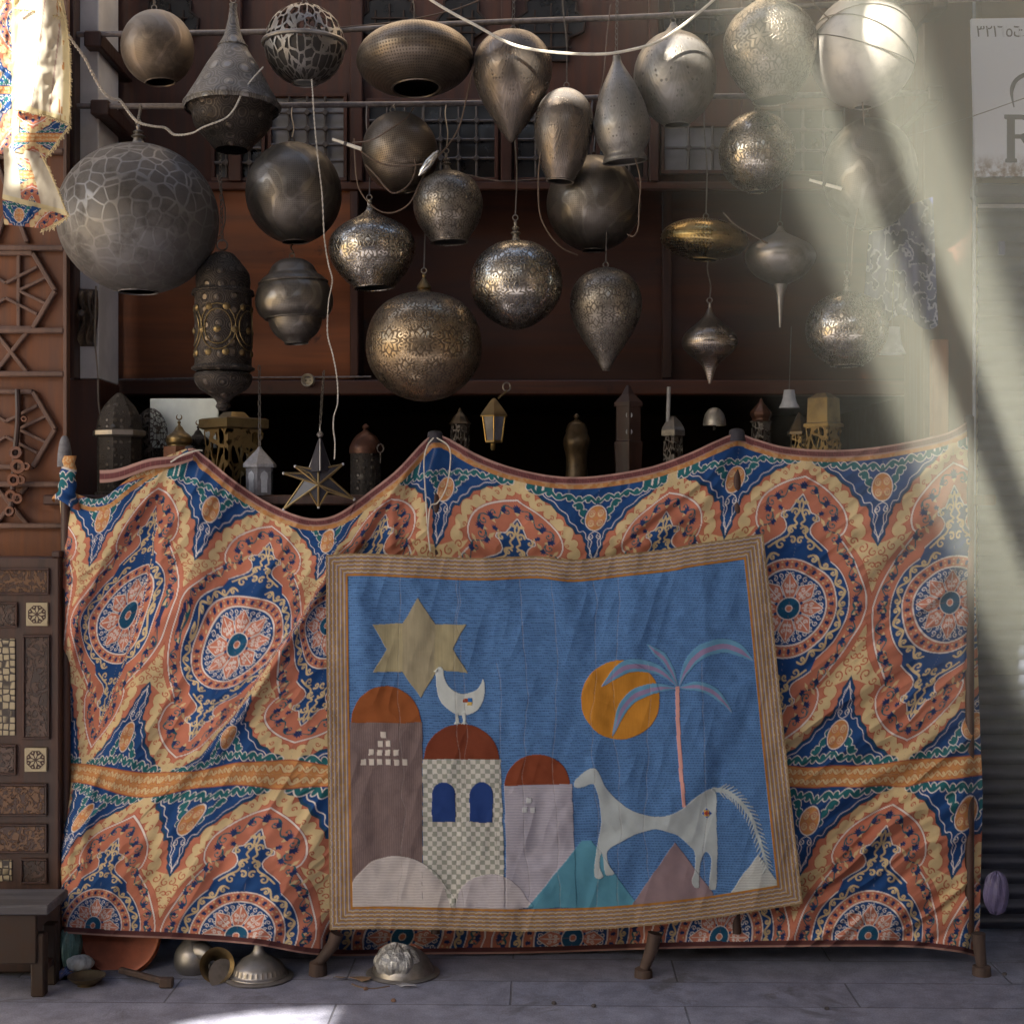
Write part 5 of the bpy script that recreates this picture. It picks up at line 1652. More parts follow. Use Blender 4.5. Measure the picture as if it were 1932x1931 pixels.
# wire wound round the pale globe
w = MB()
cpl, Rg = P(1628, 98, .10), 101*S(.10)
for (ph, tl) in ((.15, .5), (.5, .62), (-.2, .35)):
    pts = []
    for q in range(40):
        a = 2*PI*q/40
        v = Vector((math.cos(a), math.sin(a), 0)) * Rg
        v = Matrix.Rotation(tl, 3, 'Y') @ v
        v = Matrix.Rotation(ph*3, 3, 'Z') @ v
        v.z *= 1.06
        pts.append(cpl + v)
    w.tube(pts, .0022, 5, True)
w.build('wound_wire', M_CHAIN, LAMPS['big pale round lamp in the sun at upper right, thin wire wound around it'], True)

# ---------------------------------------------------------------- lanterns standing in the dark of the stall
SY_ = .42
shelf = thing('display_stand', 'dark wooden stand hidden under the printed cloth, legs showing below it', 'stand', P(960, 1840, .2))
sz = P(0, 935, .42).z
MB().box((P(980, 0, .4).x, .42, sz - .02), (P(1840, 0, .4).x - P(110, 0, .4).x, .5, .04), None, .006).build('shelf', M_WOOD_DARK, shelf)
MB().box((P(980, 0, .4).x, .36, .30), (P(1840, 0, .2).x - P(110, 0, .2).x, .36, .03), None, .006).build('lower_shelf', M_WOOD_DARK, shelf)
def leg(x0, y0, x1, y1, w0, w1, Y=.075):
    m = MB()
    m.tube([P(x0, y0, Y), P((x0*.75+x1*.25), y0*.75+y1*.25, Y), P(x1 + (x0-x1)*.08, y1 - 38, Y), P(x1, y1 - 36, Y), P(x1, y1, Y)], U0, 10, taper=[w0, w0*.9, w1, w1*1.7, w1*1.9])
    l = m.build('leg', M_WOOD_POST, shelf, True)
    return l
leg(636, 1760, 600, 1852, 14, 10)
leg(1236, 1760, 1214, 1864, 14, 10, .05)
leg(1846, 1760, 1852, 1858, 13, 10, .07)
for (x, y0, y1, Y) in ((822, 816, 1760, .125), (1390, 812, 1760, .125), (358, 842, 1750, .125), (1829, 786, 1760, .125), (124, 826, 1750, .12)):
    MB().tube([P(x, y0, Y), P(x, y1, Y)], .018, 10).build('post', M_WOOD_DARK, shelf, True)
M_RAG = plain('dark_rag', (.035, .032, .040), .9, 0, .3, 40, .4)
def cap(x, y, w, h):
    m = MB()
    pr = smoothprof([(0, .001), (-.002, w*.5), (-.008, w*.9), (-h*.5, w), (-h, w*1.12)], 4)
    m.lathe(pr, P(x, y, .115), 18)
    m.build('cap', M_RAG, shelf, True)
cap(821, 812, .030, .048)
cap(1390, 808, .030, .050)
cap(1829, 782, .016, .09)
cap(358, 840, .018, .03)
mm = MB()
mm.lathe(smoothprof([(0, .002), (-.006, .012), (-.03, .020), (-.07, .026), (-.12, .028)], 4), P(122, 822, .11), 16)
mm.build('cap', plain('grey_rag', (.17, .165, .17), .9, 0, .3, 40, .4), shelf, True)

def standing(name, label, cx, base, tiers, Y, mat, n=6, chain_top=None, glass=None, cat_='lantern'):
    """tiers: (part, material, n sides, profile)"""
    r = thing(name, label, cat_, P(cx, base, Y))
    s_ = S(Y)
    for part, mt, nn, prof in tiers:
        MB().lathe([((base - y) * s_, q * s_) for y, q in prof], P(cx, base, Y), nn).build(part, mt, r, nn > 12)
    return r
FRET = lantern_mat('pierced_black_metal', (.12, .10, .085), (.03, .025, .022), .5, 'pierced', 16, .45, .6, .6)
FRETB = lantern_mat('pierced_brass', (.22, .14, .05), (.06, .036, .016), .4, 'pierced', 15, .1, .5, .8)
GLASS_DIM = plain('dim_glass', (.14, .14, .17), .12, 0, .3, 12)
GLASS_MILK = plain('milky_glass', (.42, .43, .45), .25, 0, .15, 20)
r1 = standing('standing_lantern', 'large black pierced lantern with pointed dome at the left end of the stand', 225, 935,
              [('dome', ML['black'], 8, smoothprof([(742, 5), (752, 16), (768, 30), (788, 40), (808, 44), (816, 46)])), ('cornice', ML['plain'], 8, [(812, 46), (814, 50), (822, 50), (826, 44)]),
               ('case', ML['black'], 8, [(825, 42), (928, 42), (929, 47), (935, 47)])], .30, None)
for k in range(3):
    a = -PI/2 + (k-1)*PI/4
    for j in range(4):
        c = P(225, 806 - j*13, .30) + Vector((math.cos(a), math.sin(a), 0)) * (42 - j*5.4)*S(.3)
        MB().lathe([(0, 0), (.002, .008), (.004, .009), (.004, 0)], c, 7, Matrix.Rotation(a + PI/2, 3, 'Z') @ Matrix.Rotation(PI/2 + .3, 3, 'X')).build('cut_hole', M_BLACK, r1)
standing('pierced_dome', 'black metal dome pierced with small bright holes beside the large lantern', 285, 935,
         [('shade', lantern_mat('speckled_black_metal', (.10, .085, .07), (.03, .025, .02), .5, 'pierced', 30, .2, .6, .6), 40, smoothprof([(770, 2), (772, 8), (780, 18), (796, 27), (816, 31), (840, 30), (870, 26)])), ('foot', ML['black'], 24, [(868, 18), (935, 22)])], .44, None)
mp = MB().pbox(283, 752, 412, 845, .47, .012, .002)  # pale paint stands for sky reflected in a mirror
tag(mp.build('sky_mirror_board', plain('painted_sky_reflection', (.78, .82, .74), .55, 0, .10, 9)), 'pale board standing for a mirror full of sky, behind the small domed lantern', 'board')
def crescent(cx, cy, r, Y, root):
    pts = [P(cx + r*math.cos(a), cy + r*math.sin(a), Y) for a in np.linspace(-PI*.32, PI*1.32, 18)]
    tp = [.5 + math.sin(PI*i/17) for i in range(18)]
    MB().tube(pts, .0022, 6, taper=tp).build('crescent', ML['plainbrass'], root, True)
for cx, base_y, sc, Y, lab in ((338, 935, 1.0, .34, 'small brass domed lantern topped by a crescent in front of the pale board'), (374, 935, .85, .43, 'dark copy of the crescent lantern, standing for its reflection in the mirror')):  # the second, darker one stands for a mirror reflection
    q = lambda y: 843 - (843 - y)*sc + (0 if sc == 1 else 2)
    rr = standing('crescent_lantern', lab, cx, base_y,
                  [('dome', ML['plainbrass'] if sc == 1 else ML['black'], 40, [(q(y), r_*sc) for y, r_ in smoothprof([(794, 1.5), (797, 3.5), (800, 2), (804, 3.5), (806, 6), (814, 11), (820, 19), (826, 24), (834, 24.5), (840, 22), (843, 23)])]),
                   ('case', M_WOOD_CARVE if sc == 1 else ML['black'], 6, [(q(843), 29*sc), (q(846), 30*sc), (935, 30*sc)])], Y, None)
    crescent(cx, q(787), 5*sc, Y, rr)
r5 = standing('pierced_lantern', 'square brass pierced lantern with heavy cornice, left of the small white lantern', 441, 935,
              [('cornice', ML['plainbrass'], 4, [(778, 20), (788, 30), (790, 60), (792, 66), (808, 66), (811, 58)]), ('panel', FRETB, 4, [(811, 56), (930, 54)]), ('base', ML['plainbrass'], 4, [(928, 60), (935, 60)])], .36, None)
# small white hexagonal lantern
r6 = standing('hexagonal_lantern', 'small white six-sided lantern with keyhole window and scalloped lid', 490, 935,
              [('lid', plain('white_tin', (.26, .255, .265), .5, .2, .2, 60), 6, [(843, 3), (848, 6), (862, 20), (876, 33), (882, 33), (882, 30)]), ('case', plain('grey_tin', (.17, .165, .175), .5, .2, .25, 60), 6, [(880, 27), (934, 27), (935, 30)])], .22, None)
for k in range(6):
    a = k*PI/3 + PI/6 + PI/2
    rad = 27*math.cos(PI/6)*S(.22)
    c = P(490, 905, .22) + Vector((math.cos(a), math.sin(a), 0)) * (rad + .001)
    tx = Vector((-math.sin(a), math.cos(a), 0))
    nrm = Vector((math.cos(a), math.sin(a), 0))
    kh = [(-6, 26), (-6, 2), (-8, -4), (-6.5, -12), (0, -17), (6.5, -12), (8, -4), (6, 2), (6, 26)]
    vs = [c + tx*(x*U0) + Vector((0, 0, -y*U0)) for x, y in kh]
    MB().add(vs + [v + nrm*.0015 for v in vs], [tuple(range(9, 18))] + [(i, (i+1) % 9, (i+1) % 9 + 9, i + 9) for i in range(9)]).build('window', GLASS_MILK if k in (2, 3) else M_BLACK, r6)
chain(P(490, 842, .22), P(489, 690, .24), M_CHAIN, r6)
# star lantern
SYs = .03
rs = thing('star_lantern', 'glass star lantern edged in metal, hung by a tall pointed cap', 'lantern', P(602, 964, SYs))
ctr = P(601, 914, SYs - .035)
tips = [(601, 872), (646, 877), (628, 905), (668, 943), (618, 932), (601, 957), (580, 930), (535, 961), (572, 906), (535, 893), (570, 893), (557, 880)]
tips = [(647, 876), (621, 900), (668, 942), (619, 927), (601, 957), (583, 927), (535, 961), (574, 905), (535, 893), (585, 893), (557, 880), (601, 886)]
tv = [P(x, y, SYs + (.0 if i % 2 == 0 else -.012)) for i, (x, y) in enumerate(tips)]
MST = NT('grey_glass')
_n = MST.noise(18, 3, MST.coord('Object'))
_p = MST.pbsdf(Base_Color=MST.mix(_n, (.018, .017, .02), (.05, .047, .055)), Roughness=.22, Specular_IOR_Level=.3)
M_STARGLASS = MST.done(_p.outputs[0])
back = ctr + Vector((0, .09, 0))
for i in range(len(tv)):
    a, b = tv[i], tv[(i+1) % len(tv)]
    MB().add([ctr, a, b, back], [(0, 1, 2), (3, 2, 1)]).build('pane', M_STARGLASS, rs)
ed_ = MB()
for i in range(len(tv)):
    ed_.tube([tv[i], tv[(i+1) % len(tv)]], .0042, 6)
    ed_.tube([ctr, tv[i]], .0044, 6)
ed_.build('leading', ML['plainbrass'], rs, True)
for i in range(0, len(tv), 2):
    MB().lathe([(-.006, 0), (-.004, .005), (.004, .005), (.006, 0)], tv[i], 10).build('bead', GLASS_MILK, rs, True)
mc = MB()
mc.lathe([((890 - y)*S(SYs), r*S(SYs)) for y, r in [(826, 2), (830, 4), (884, 22), (890, 22)]], P(604, 890, SYs), 4)
mc.build('cap', M_STARGLASS, rs)
mc = MB()
for sx, sy in ((-22, 2), (22, 2), (0, -1)):
    mc.tube([P(604, 828, SYs - (.0 if sx else .01)), P(604 + sx, 888, SYs - (.0 if sx else .045))], .003, 6)
mc.build('cap_edge', ML['plain'], rs, True)
MB().lathe([(.0, .0), (.004, .010), (.012, .014), (.020, .010), (.026, .004), (.04, .003), (.05, 0)], P(604, 826, SYs), 20).build('ball', ML['plain'], rs, True)
chain(P(604, 802, SYs), P(611, 700, .2), M_CHAIN, rs, link=.018)
# carriage-style lantern
rc = standing('glazed_lantern', 'small brass-edged glazed lantern hanging in the dark above the cloth', 932, 835,
              [('cap', ML['plainbrass'], 6, smoothprof([(752, 3), (758, 9), (768, 17), (778, 25), (784, 29), (787, 29)], 3)), ('glass', GLASS_DIM, 6, [(787, 23), (832, 16)]), ('base', ML['plainbrass'], 6, [(831, 18), (835, 18), (836, 6)])], .45, None)
fr_ = MB()
for k in range(6):
    a = 2*PI*k/6 + PI/2
    fr_.tube([P(932, 787, .45) + Vector((math.cos(a), math.sin(a), 0))*24*S(.45), P(932, 833, .45) + Vector((math.cos(a), math.sin(a), 0))*17*S(.45)], .0035, 6)
fr_.build('frame', BRM if False else ML['brass'], rc, True)
MB().lathe([(0, .010), (-.022, .010), (-.03, .006)], P(930, 836, .45), 12).build('tip', ML['brass'], rc, True)
MB().tube(cat([P(940, 752, .45), P(946, 746, .45), P(952, 742, .45), P(957, 736, .45)], 4), .004, 6).build('arm', ML['plainbrass'], rc, True)
MB().tube([P(956 + 7*math.cos(2*PI*q/16), 730 + 8*math.sin(2*PI*q/16), .45) for q in range(16)], .0035, 6, True).build('ring', ML['plain'], rc, True)
# dim ones deep inside
r9 = standing('wooden_lantern', 'dim reddish lantern with two little windows, deep in the dark', 1185, 940,
              [('roof', M_WOOD_DARK, 6, [(727, 3), (745, 14), (760, 30), (768, 30)]), ('case', M_WOOD_DARK, 6, [(768, 26), (832, 26), (835, 30), (840, 30), (940, 24)])], .62, None)
for yy in (785, 816):
    MB().lathe([(-.001, 0), (0, .014), (.003, .014), (.003, 0)], P(1185, yy, .62) + Vector((0, -25*S(.62)*.9, 0)), 14, Matrix.Rotation(PI/2, 3, 'X')).build('window', GLASS_MILK, r9)
standing('tall_lantern', 'tall narrow dark pierced lantern beside a white tube', 1270, 940,
         [('cap', ML['plain'], 4, [(786, 4), (796, 14), (806, 20), (812, 22), (822, 22)]), ('case', FRET, 4, [(822, 18), (938, 19), (940, 22)])], .40, None)
tb = MB().tube([P(1262, 730, .38), P(1260, 796, .40)], .008, 10)
tag(tb.build('white_tube', plain('white_plastic', (.30, .29, .27), .4)), 'short white plastic tube standing upright in the dark behind the cloth', 'tube')
standing('pierced_lantern', 'square gilt pierced lantern with arched panel near the right end of the stand', 1554, 940,
         [('cap', ML['plainbrass'], 4, [(742, 12), (752, 30), (798, 32), (800, 38), (806, 38)]), ('panel', FRETB, 4, [(806, 34), (936, 34)]), ('base', ML['plainbrass'], 4, [(936, 38), (940, 38)])], .40, None)
standing('bell_shade', 'pale half-round metal shade in the dark behind the second peak of the cloth', 1348, 812,
         [('shade', lantern_mat('tarnished_pale_metal', (.40, .36, .30), (.14, .12, .10), .4, 'plain', 14, .3, .6), 40, smoothprof([(769, 3), (772, 10), (780, 17), (792, 21), (803, 22)])), ('stem', ML['black'], 10, [(803, 3), (812, 3)])], .45, None)
for lab, x, y0, y1, w0, w1, Y in (('pale frosted glass shade hanging at the right, behind the light shaft', 1683, 618, 668, 14, 25, .30), ('small white glass shade hanging over the stand at the right', 1489, 736, 770, 10, 20, .46)):
    rg_ = thing('glass_shade', lab, 'lampshade', P(x, y1, Y))
    MB().lathe([((y1-y)*S(Y), r*S(Y)) for y, r in [(y0, 2), (y0, w0), (y0 + (y1-y0)*.6, (w0+w1)/2 - 2), (y1, w1), (y1 - .5, w1 - 2), (y0+2, w0 - 2)]], P(x, y1, Y), 28).build('shade', GLASS_MILK, rg_, True)
    MB().tube([P(x, y0, Y), P(x + 4, y0 - 120, Y + .05)], .002, 5).build('cord', M_CHAIN, rg_)

M_DIM = plain('dim_old_brass', (.09, .06, .03), .4, .6, .3, 20)
M_DIMR = plain('dim_copper', (.085, .035, .02), .45, .5, .3, 20)
standing('small_lantern', 'dim brownish round-bellied lantern deep in the dark, left of the two-windowed one', 1088, 940,
         [('dome', M_DIM, 24, smoothprof([(780, 2), (786, 6), (792, 4), (800, 16), (815, 22)])), ('case', M_DIM, 24, smoothprof([(815, 20), (835, 26), (870, 20), (940, 24)]))], .55, None)
standing('small_lantern', 'dim octagonal lantern with onion top in the dark, right of the second peak', 1436, 940,
         [('dome', M_DIMR, 8, smoothprof([(752, 2), (760, 5), (768, 12), (780, 21), (792, 17), (796, 22)])), ('case', FRET, 8, [(796, 19), (935, 19), (940, 24)])], .50, None)
standing('small_lantern', 'dim slender lantern with conical top, left of the square gilt one', 1508, 940,
         [('dome', M_DIM, 6, [(778, 2), (812, 20), (815, 24), (820, 24)]), ('case', FRETB, 6, [(820, 18), (935, 18), (940, 22)])], .52, None)
standing('small_lantern', 'dim squat lantern behind the star lantern, just above the cloth', 690, 940,
         [('dome', M_DIMR, 24, smoothprof([(800, 2), (806, 7), (812, 5), (824, 20), (842, 30), (856, 31)])), ('case', ML['black'], 24, [(856, 29), (935, 29), (940, 32)])], .50, None)
standing('small_lantern', 'dim tall lantern with two tiers, between the glazed one and the middle peak', 868, 940,
         [('dome', M_DIM, 8, smoothprof([(770, 2), (778, 5), (786, 12), (796, 18), (800, 22)])), ('case', FRET, 8, [(800, 18), (850, 18), (852, 24), (858, 24), (860, 21), (936, 21)])], .60, None)
kk = thing('hanging_key', 'small old key hanging in the dark left of the middle peak', 'key', P(718, 868, .45))
MB().tube([P(718 + 6*math.cos(2*PI*q/16), 846 + 8*math.sin(2*PI*q/16), .45) for q in range(16)], .003, 6, True).build('bow', M_IRON, kk, True)
MB().tube([P(718, 854, .45), P(718, 874, .45)], .0028, 6).build('shank', M_IRON, kk, True)

# patterned blue cloth hanging at the right
sc_ = np.stack(np.meshgrid(np.linspace(0, 1, 90), np.linspace(0, 1, 150)), -1)
a_, b_ = sc_[..., 0], sc_[..., 1]
hx_ = 1642 + 118*a_ - 26*b_*(1-a_) + 52*b_*a_*0 + 10*b_; hy_ = 412 + 196*b_ - 40*a_*(1-b_) + 14*np.sin(a_*9)*b_
hY_ = .34 + .018*np.sin(a_*15 + b_*2) + .01*np.sin(a_*31)
pt_ = vnoise(hx_/13, hy_/18, 61) + .5*vnoise(hx_/6, hy_/8, 62)
hc_ = np.where((np.abs(pt_) < .12)[..., None], np.array((.42, .42, .50)), np.where((pt_ > .12)[..., None], np.array((.035, .040, .11)), np.array((.11, .12, .23))))
o_ = dense('blue_scarf', lay(hx_, hy_, hY_).reshape(-1, 3), grid_faces(90, 150), hc_.reshape(-1, 3), M_PRINT, None, tuple(P(1700, 610, .34)))
tag(o_, 'dark blue patterned cloth hanging between the two light shafts', 'cloth')

# ---------------------------------------------------------------- sunlit fringed cloth, upper left
FY = -.80
hc = thing('fringed_cloth', 'sunlit fringed patchwork cloth hanging twisted at the upper left edge', 'cloth', P(60, 432, FY))
M_FRING = printed('sunlit_cotton', .85, 900, .12, .25)
ks = [(-60, 28, 24, 118, -40), (-60, 28, 27, 128, 60), (-60, 28, 27, 130, 150), (-60, 28, 30, 131, 238)]
def strip(name, Lp, Rp, colf, nx=70, ny=160, bulge=.02, tw=0.0):
    Lc, Rc = resamp(cat(Lp, 8), ny), resamp(cat(Rp, 8), ny)
    a = np.linspace(0, 1, nx)[None, :]; b = np.linspace(0, 1, ny)[:, None]
    x = Lc[:, :1]*(1-a) + Rc[:, :1]*a; y = Lc[:, 1:]*(1-a) + Rc[:, 1:]*a
    Y = FY + bulge*np.sin(a*7 + b*3) + tw*(a-.5)*np.sin(b*PI) + .004*vnoise(x/9, y/14, 71) + a*0
    c = colf(a + 0*b, b + 0*a, x, y)
    return dense(name, lay(x, y, Y).reshape(-1, 3), grid_faces(nx, ny), c.reshape(-1, 3), M_FRING, hc)
lin = np.array((.62, .56, .44)); linY = np.array((.66, .56, .33))
def col_panel(a, b, x, y):
    c = np.where((np.abs(((x + y*.12)/34) % 1 - .5) < .04)[..., None], np.array((.42, .30, .26)), lin)
    c = np.where(((a > .88) | (a < .06) | (b > .955))[..., None], linY, c)
    c = np.where((vnoise(x/3, y/16, 72) > .55)[..., None] & ((a > .80) & (a < .93))[..., None], np.array((.45, .22, .08)), c)
    return c
def col_print(sx, sy, ox, oy):
    return lambda a, b, x, y: sample_tile((x - ox)*sx, (y - oy)*sy)
strip('back_panel', [(-60, -40), (-60, 120), (-60, 290)], [(44, -40), (40, 120), (34, 292)], lambda a, b, x, y: np.where(((x > 22))[..., None], linY, sample_tile((x+10)*2.0 + 150, y*2.4 + 200)), bulge=.006)
ROOTLOC_FIX = None
FY = -.815
strip('white_panel', [(27, -40), (28, 100), (29, 205)], [(112, -40), (126, 40), (131, 120), (130, 236)], col_panel)
FY = -.81
strip('twisted_panel', [(34, 205), (30, 240), (24, 285)], [(131, 233), (112, 262), (84, 300)], col_print(2.1, 2.1, 62, 260), 70, 90, .012)
strip('lower_panel', [(6, 278), (8, 330), (4, 376)], [(74, 288), (102, 345), (126, 408)], lambda a, b, x, y: np.where(((a > .30) & (a < .62) & (b > .15) & (b < .9))[..., None], sample_tile((x-60)*2.2, (y-330)*2.2), np.where((b > .9)[..., None], linY, lin)), 70, 100, .012)
strip('hem_panel', [(4, 374), (6, 400), (8, 424)], [(127, 407), (112, 418), (86, 432)], lambda a, b, x, y: sample_tile((x-20)*2.2 + 120, (y-380)*2.0 + 20), 70, 40, .008)
fg = MB()
rr_ = random.Random(5)
def fringe(pts, ln, ang, dens=1.6):
    c = cat(pts, 8)
    n = int(np.hypot(*np.diff(c, axis=0).T).sum() / dens)
    q = resamp(c, n)
    for x, y in q:
        a = ang + rr_.uniform(-.7, .7)
        l_ = ln * rr_.uniform(.5, 1.2)
        fg.tube([P(x, y, -.82), P(x + l_*.5*math.cos(a), y + l_*.5*math.sin(a), -.825), P(x + l_*math.cos(a+.4), y + l_*math.sin(a+.4), -.822)], .0016, 4)
fringe([(100, -20), (122, 38), (131, 120), (130, 236)], 5, .1)
fringe([(131, 236), (110, 264), (82, 302)], 8, .9)
fringe([(76, 290), (102, 345), (127, 408)], 5, .2)
fringe([(127, 408), (100, 424), (78, 434)], 10, 1.4)
fringe([(28, 205), (80, 216), (131, 234)], 5, 1.4)
fringe([(27, 16), (70, 20), (118, 34)], 6, 1.4)
fg.build('fringe', plain('cotton_fringe', (.62, .50, .28), .9), hc)

# ---------------------------------------------------------------- cords and cables
def wire(label, pts, r, mat, name='wire', cat_='wire', n=8, twist=0):
    c = [P(*p) for p in pts]
    q = cat([tuple(v) for v in c], n)
    m = MB()
    if twist:
        for s0 in (0, PI):
            pp = []
            qq = []
            for i in range(len(q) - 1):
                for k in range(4):
                    qq.append(Vector(q[i]) * (1 - k/4) + Vector(q[i+1]) * (k/4))
            for i, v in enumerate(qq):
                a = i * twist + s0
                pp.append(v + Vector((math.cos(a)*r*.6, math.sin(a)*r*.6, math.cos(a)*r*.5)))
            m.tube(pp, r*.62, 5)
    else:
        m.tube(q, r, 6)
    return tag(m.build(name, mat, None, True), label, cat_)
M_ROPE = plain('pale_cord', (.55, .50, .42), .8, 0, .2, 90)
M_WIRE = plain('brown_flex', (.13, .085, .055), .6)
M_CABLE = plain('white_cable', (.66, .61, .50), .6)
wire('twisted pale cord looping from the fringed cloth to the cone lamp', [(84, -30, -.6), (128, 64, -.5), (158, 108, -.4), (180, 150, -.3), (198, 178, -.25), (214, 188, -.2), (226, 190, -.15), (245, 215, -.1), (262, 232, -.08), (290, 239, -.06), (312, 242, -.04), (330, 255, -.03), (362, 252, -.06), (385, 240, -.08), (425, 224, -.09), (444, 203, -.085), (455, 180, -.06), (472, 155, -.03), (497, 127, .0)], .0044, M_ROPE, 'cord', 'cord', 6, .8)
wire('thick white cable sagging across the top of the photo', [(780, -25, -.1), (815, 2, -.1), (858, 28, -.1), (900, 50, -.1), (945, 75, -.1), (985, 90, -.1), (1050, 100, -.1), (1130, 103, -.1), (1180, 97, -.1), (1235, 82, -.1), (1275, 58, -.1), (1312, 30, -.1), (1347, 0, -.1), (1370, -25, -.1)], .0056, M_CABLE, 'cable', 'cable')
wire('thin white twisted flex hanging down to the star lantern', [(588, 150, .0), (590, 180, -.02), (594, 240, -.03), (600, 300, -.04), (608, 370, -.05), (612, 450, -.05), (620, 500, -.05), (627, 530, -.05), (620, 570, -.05), (618, 630, -.04), (628, 670, -.04), (636, 715, -.03), (637, 760, -.03), (630, 785, -.02), (629, 810, -.02), (632, 835, -.02), (631, 868, -.01)], .0025, M_ROPE, 'cord', 'cord', 6, .9)
for lab, pts in (('brown flex drooping from the upper pole past the tilted globe', [(905, 95, .05), (892, 135, .05), (878, 195, .04), (868, 235, .03), (850, 268, .02), (820, 300, 0), (785, 312, -.02), (735, 313, -.04), (700, 300, -.05), (675, 280, -.04)]),
                 ('brown flex looping under the tilted globe', [(668, 262, -.03), (672, 330, -.03), (682, 365, -.02), (710, 395, -.02), (740, 402, -.02), (772, 385, -.02), (790, 350, .0), (800, 330, .04)]),
                 ('dark flex wrapped over the tilted globe', [(664, 270, -.05), (700, 265, -.07), (735, 245, -.06), (765, 225, -.02), (780, 205, .06)]),
                 ('brown flex trailing from the tilted globe to its neighbour', [(690, 312, -.07), (712, 335, -.07), (728, 355, -.06), (745, 365, -.05), (770, 350, -.03), (784, 320, -.01), (778, 285, .0)]),
                 ('long brown flex falling from the copper egg lamp', [(1030, 190, .03), (1034, 215, .0), (1024, 240, .0), (1020, 290, .0), (1016, 330, .02), (1018, 400, .02), (1035, 440, .02), (1060, 468, .02), (1090, 482, .04)]),
                 ('brown flex hooked behind the engraved round lamp', [(1196, 290, .02), (1208, 340, .02), (1206, 390, .02), (1204, 430, .02), (1195, 446, .02), (1183, 442, .02)]),
                 ('slack black flex along the sill of the windows', [(880, 330, .5), (940, 342, .5), (1000, 340, .5), (1060, 336, .5), (1140, 342, .55)]),
                 ('flex hanging over the slim teardrop lamp', [(1152, 10, .1), (1146, 60, .08), (1142, 110, .05), (1138, 150, .03), (1130, 185, .03), (1136, 215, .03)]),
                 ('thin wire dangling through the dark gap between the light shafts', [(1618, 60, .05), (1622, 140, .05), (1630, 230, .05), (1632, 330, .05), (1612, 430, .06), (1606, 520, .06)]),
                 ('cable curving down past the onion-necked lamp', [(1520, -20, .0), (1540, 12, .0), (1566, 40, .0), (1578, 70, .02), (1590, 120, .05)]),
                 ('pale flex standing out from the brass oval lamp', [(1365, 402, .05), (1376, 414, .04), (1392, 428, .04), (1420, 444, .05), (1452, 462, .06)]),
                 ('slack wire across the upper pole beside the flat oval lamp', [(640, 53, .2), (760, 40, .2), (860, 18, .2), (930, -10, .2)]),
                 ('thin wire along the window grille', [(410, 330, .3), (425, 400, .3), (418, 440, .25), (402, 452, .2)])):
    wire(lab, pts, .003, M_WIRE)
wire('loop of white string tied round the middle peak of the cloth', [(818, 826, .03), (806, 842, .03), (800, 870, .03), (802, 920, .03), (806, 985, .02), (808, 1010, .02), (812, 1040, .02)], .003, M_ROPE, 'string', 'string')
wire('white string hanging in front of the middle peak of the cloth', [(824, 826, .03), (846, 842, .03), (850, 870, .02), (842, 920, .02), (826, 948, .02), (812, 956, .02), (808, 1000, .02), (812, 1040, .02)], .0028, M_ROPE, 'string', 'string')
wire('white string tied across the left peak of the cloth', [(322, 872, .05), (345, 858, .04), (372, 850, .035), (382, 850, .04)], .0034, M_ROPE, 'string', 'string')
def tube2(label, p0, p1):
    r = thing('lamp_tube', label, 'tube', P(*p0))
    a, b = P(*p0), P(*p1)
    MB().tube([a, a.lerp(b, .42), a.lerp(b, .43), b], .0065, 10, taper=[.8, .9, 1, 1.1]).build('stick', M_CABLE, r, True)
    MB().tube([a.lerp(b, .40), a.lerp(b, .50)], .0085, 8).build('wrap', M_IRON, r, True)
tube2('white stick tied crosswise to the flex of the tilted globe', (627, 263, -.08), (682, 282, -.08))
tube2('white stick tied crosswise in the dark gap between the light shafts', (1527, 340, .05), (1588, 357, .05))
sv = MB()
sv.lathe([(0, .002), (.02, .012), (.06, .017), (.1, .012), (.12, .002)], P(790, 332, -.02), 20, Matrix.Rotation(math.radians(38), 3, 'Y'))
tag(sv.build('metal_reflector', plain('bright_tin', (.70, .68, .62), .25, .8), None, True), 'narrow bright tin reflector beside the tilted globe', 'reflector')

# ---------------------------------------------------------------- things on the paving under the stand
def gz(px, py):
    d = CAM_Z / ((py - 966) * U0 / CAM_D)
    return P(px, py, d - CAM_D)
M_COPPER = plain('reddish_copper', (.15, .036, .014), .42, .6, .3, 10)
M_OLDSIL = lantern_mat('old_silver_plate', (.34, .32, .30), (.10, .09, .08), .35, 'plain', 14, .4, .6)
tr_ = thing('copper_tray', 'round reddish copper tray leaning under the left end of the cloth', 'tray', P(228, 1845, .10))
MB().lathe([(0, .0), (0, .135), (.004, .150), (.018, .158), (.022, .163), (.016, .163), (.0, .152), (-.004, .135), (-.004, 0)], P(228, 1762, .16), 56, Matrix.Rotation(math.radians(78), 3, 'X')).build('dish', M_COPPER, tr_, True)
hn = thing('brass_horn', 'tarnished brass horn-shaped vessel lying under the cloth', 'vessel', gz(400, 1862))
hpts = [P(352, 1822, .12), P(362, 1800, .11), P(380, 1795, .09), P(395, 1805, .07), P(402, 1822, .05), P(408, 1838, .02), P(420, 1838, -.02)]
q = cat([tuple(v) for v in hpts], 6)
MB().tube(q, .022, 16, taper=[1.3 + .55*math.sin(i*.17) + (.0 if i < 24 else .12*(i-24)) for i in range(len(q))]).build('neck', M_OLDSIL, hn, True)
MB().lathe([(.0, .022), (.02, .026), (.05, .040), (.066, .058), (.070, .066), (.062, .064), (.03, .034), (0, .018)], P(402, 1822, .04), 36, Matrix.Rotation(math.radians(70), 3, 'X') @ Matrix.Rotation(.4, 3, 'Y')).build('bell', ML['plainbrass'], hn, True)
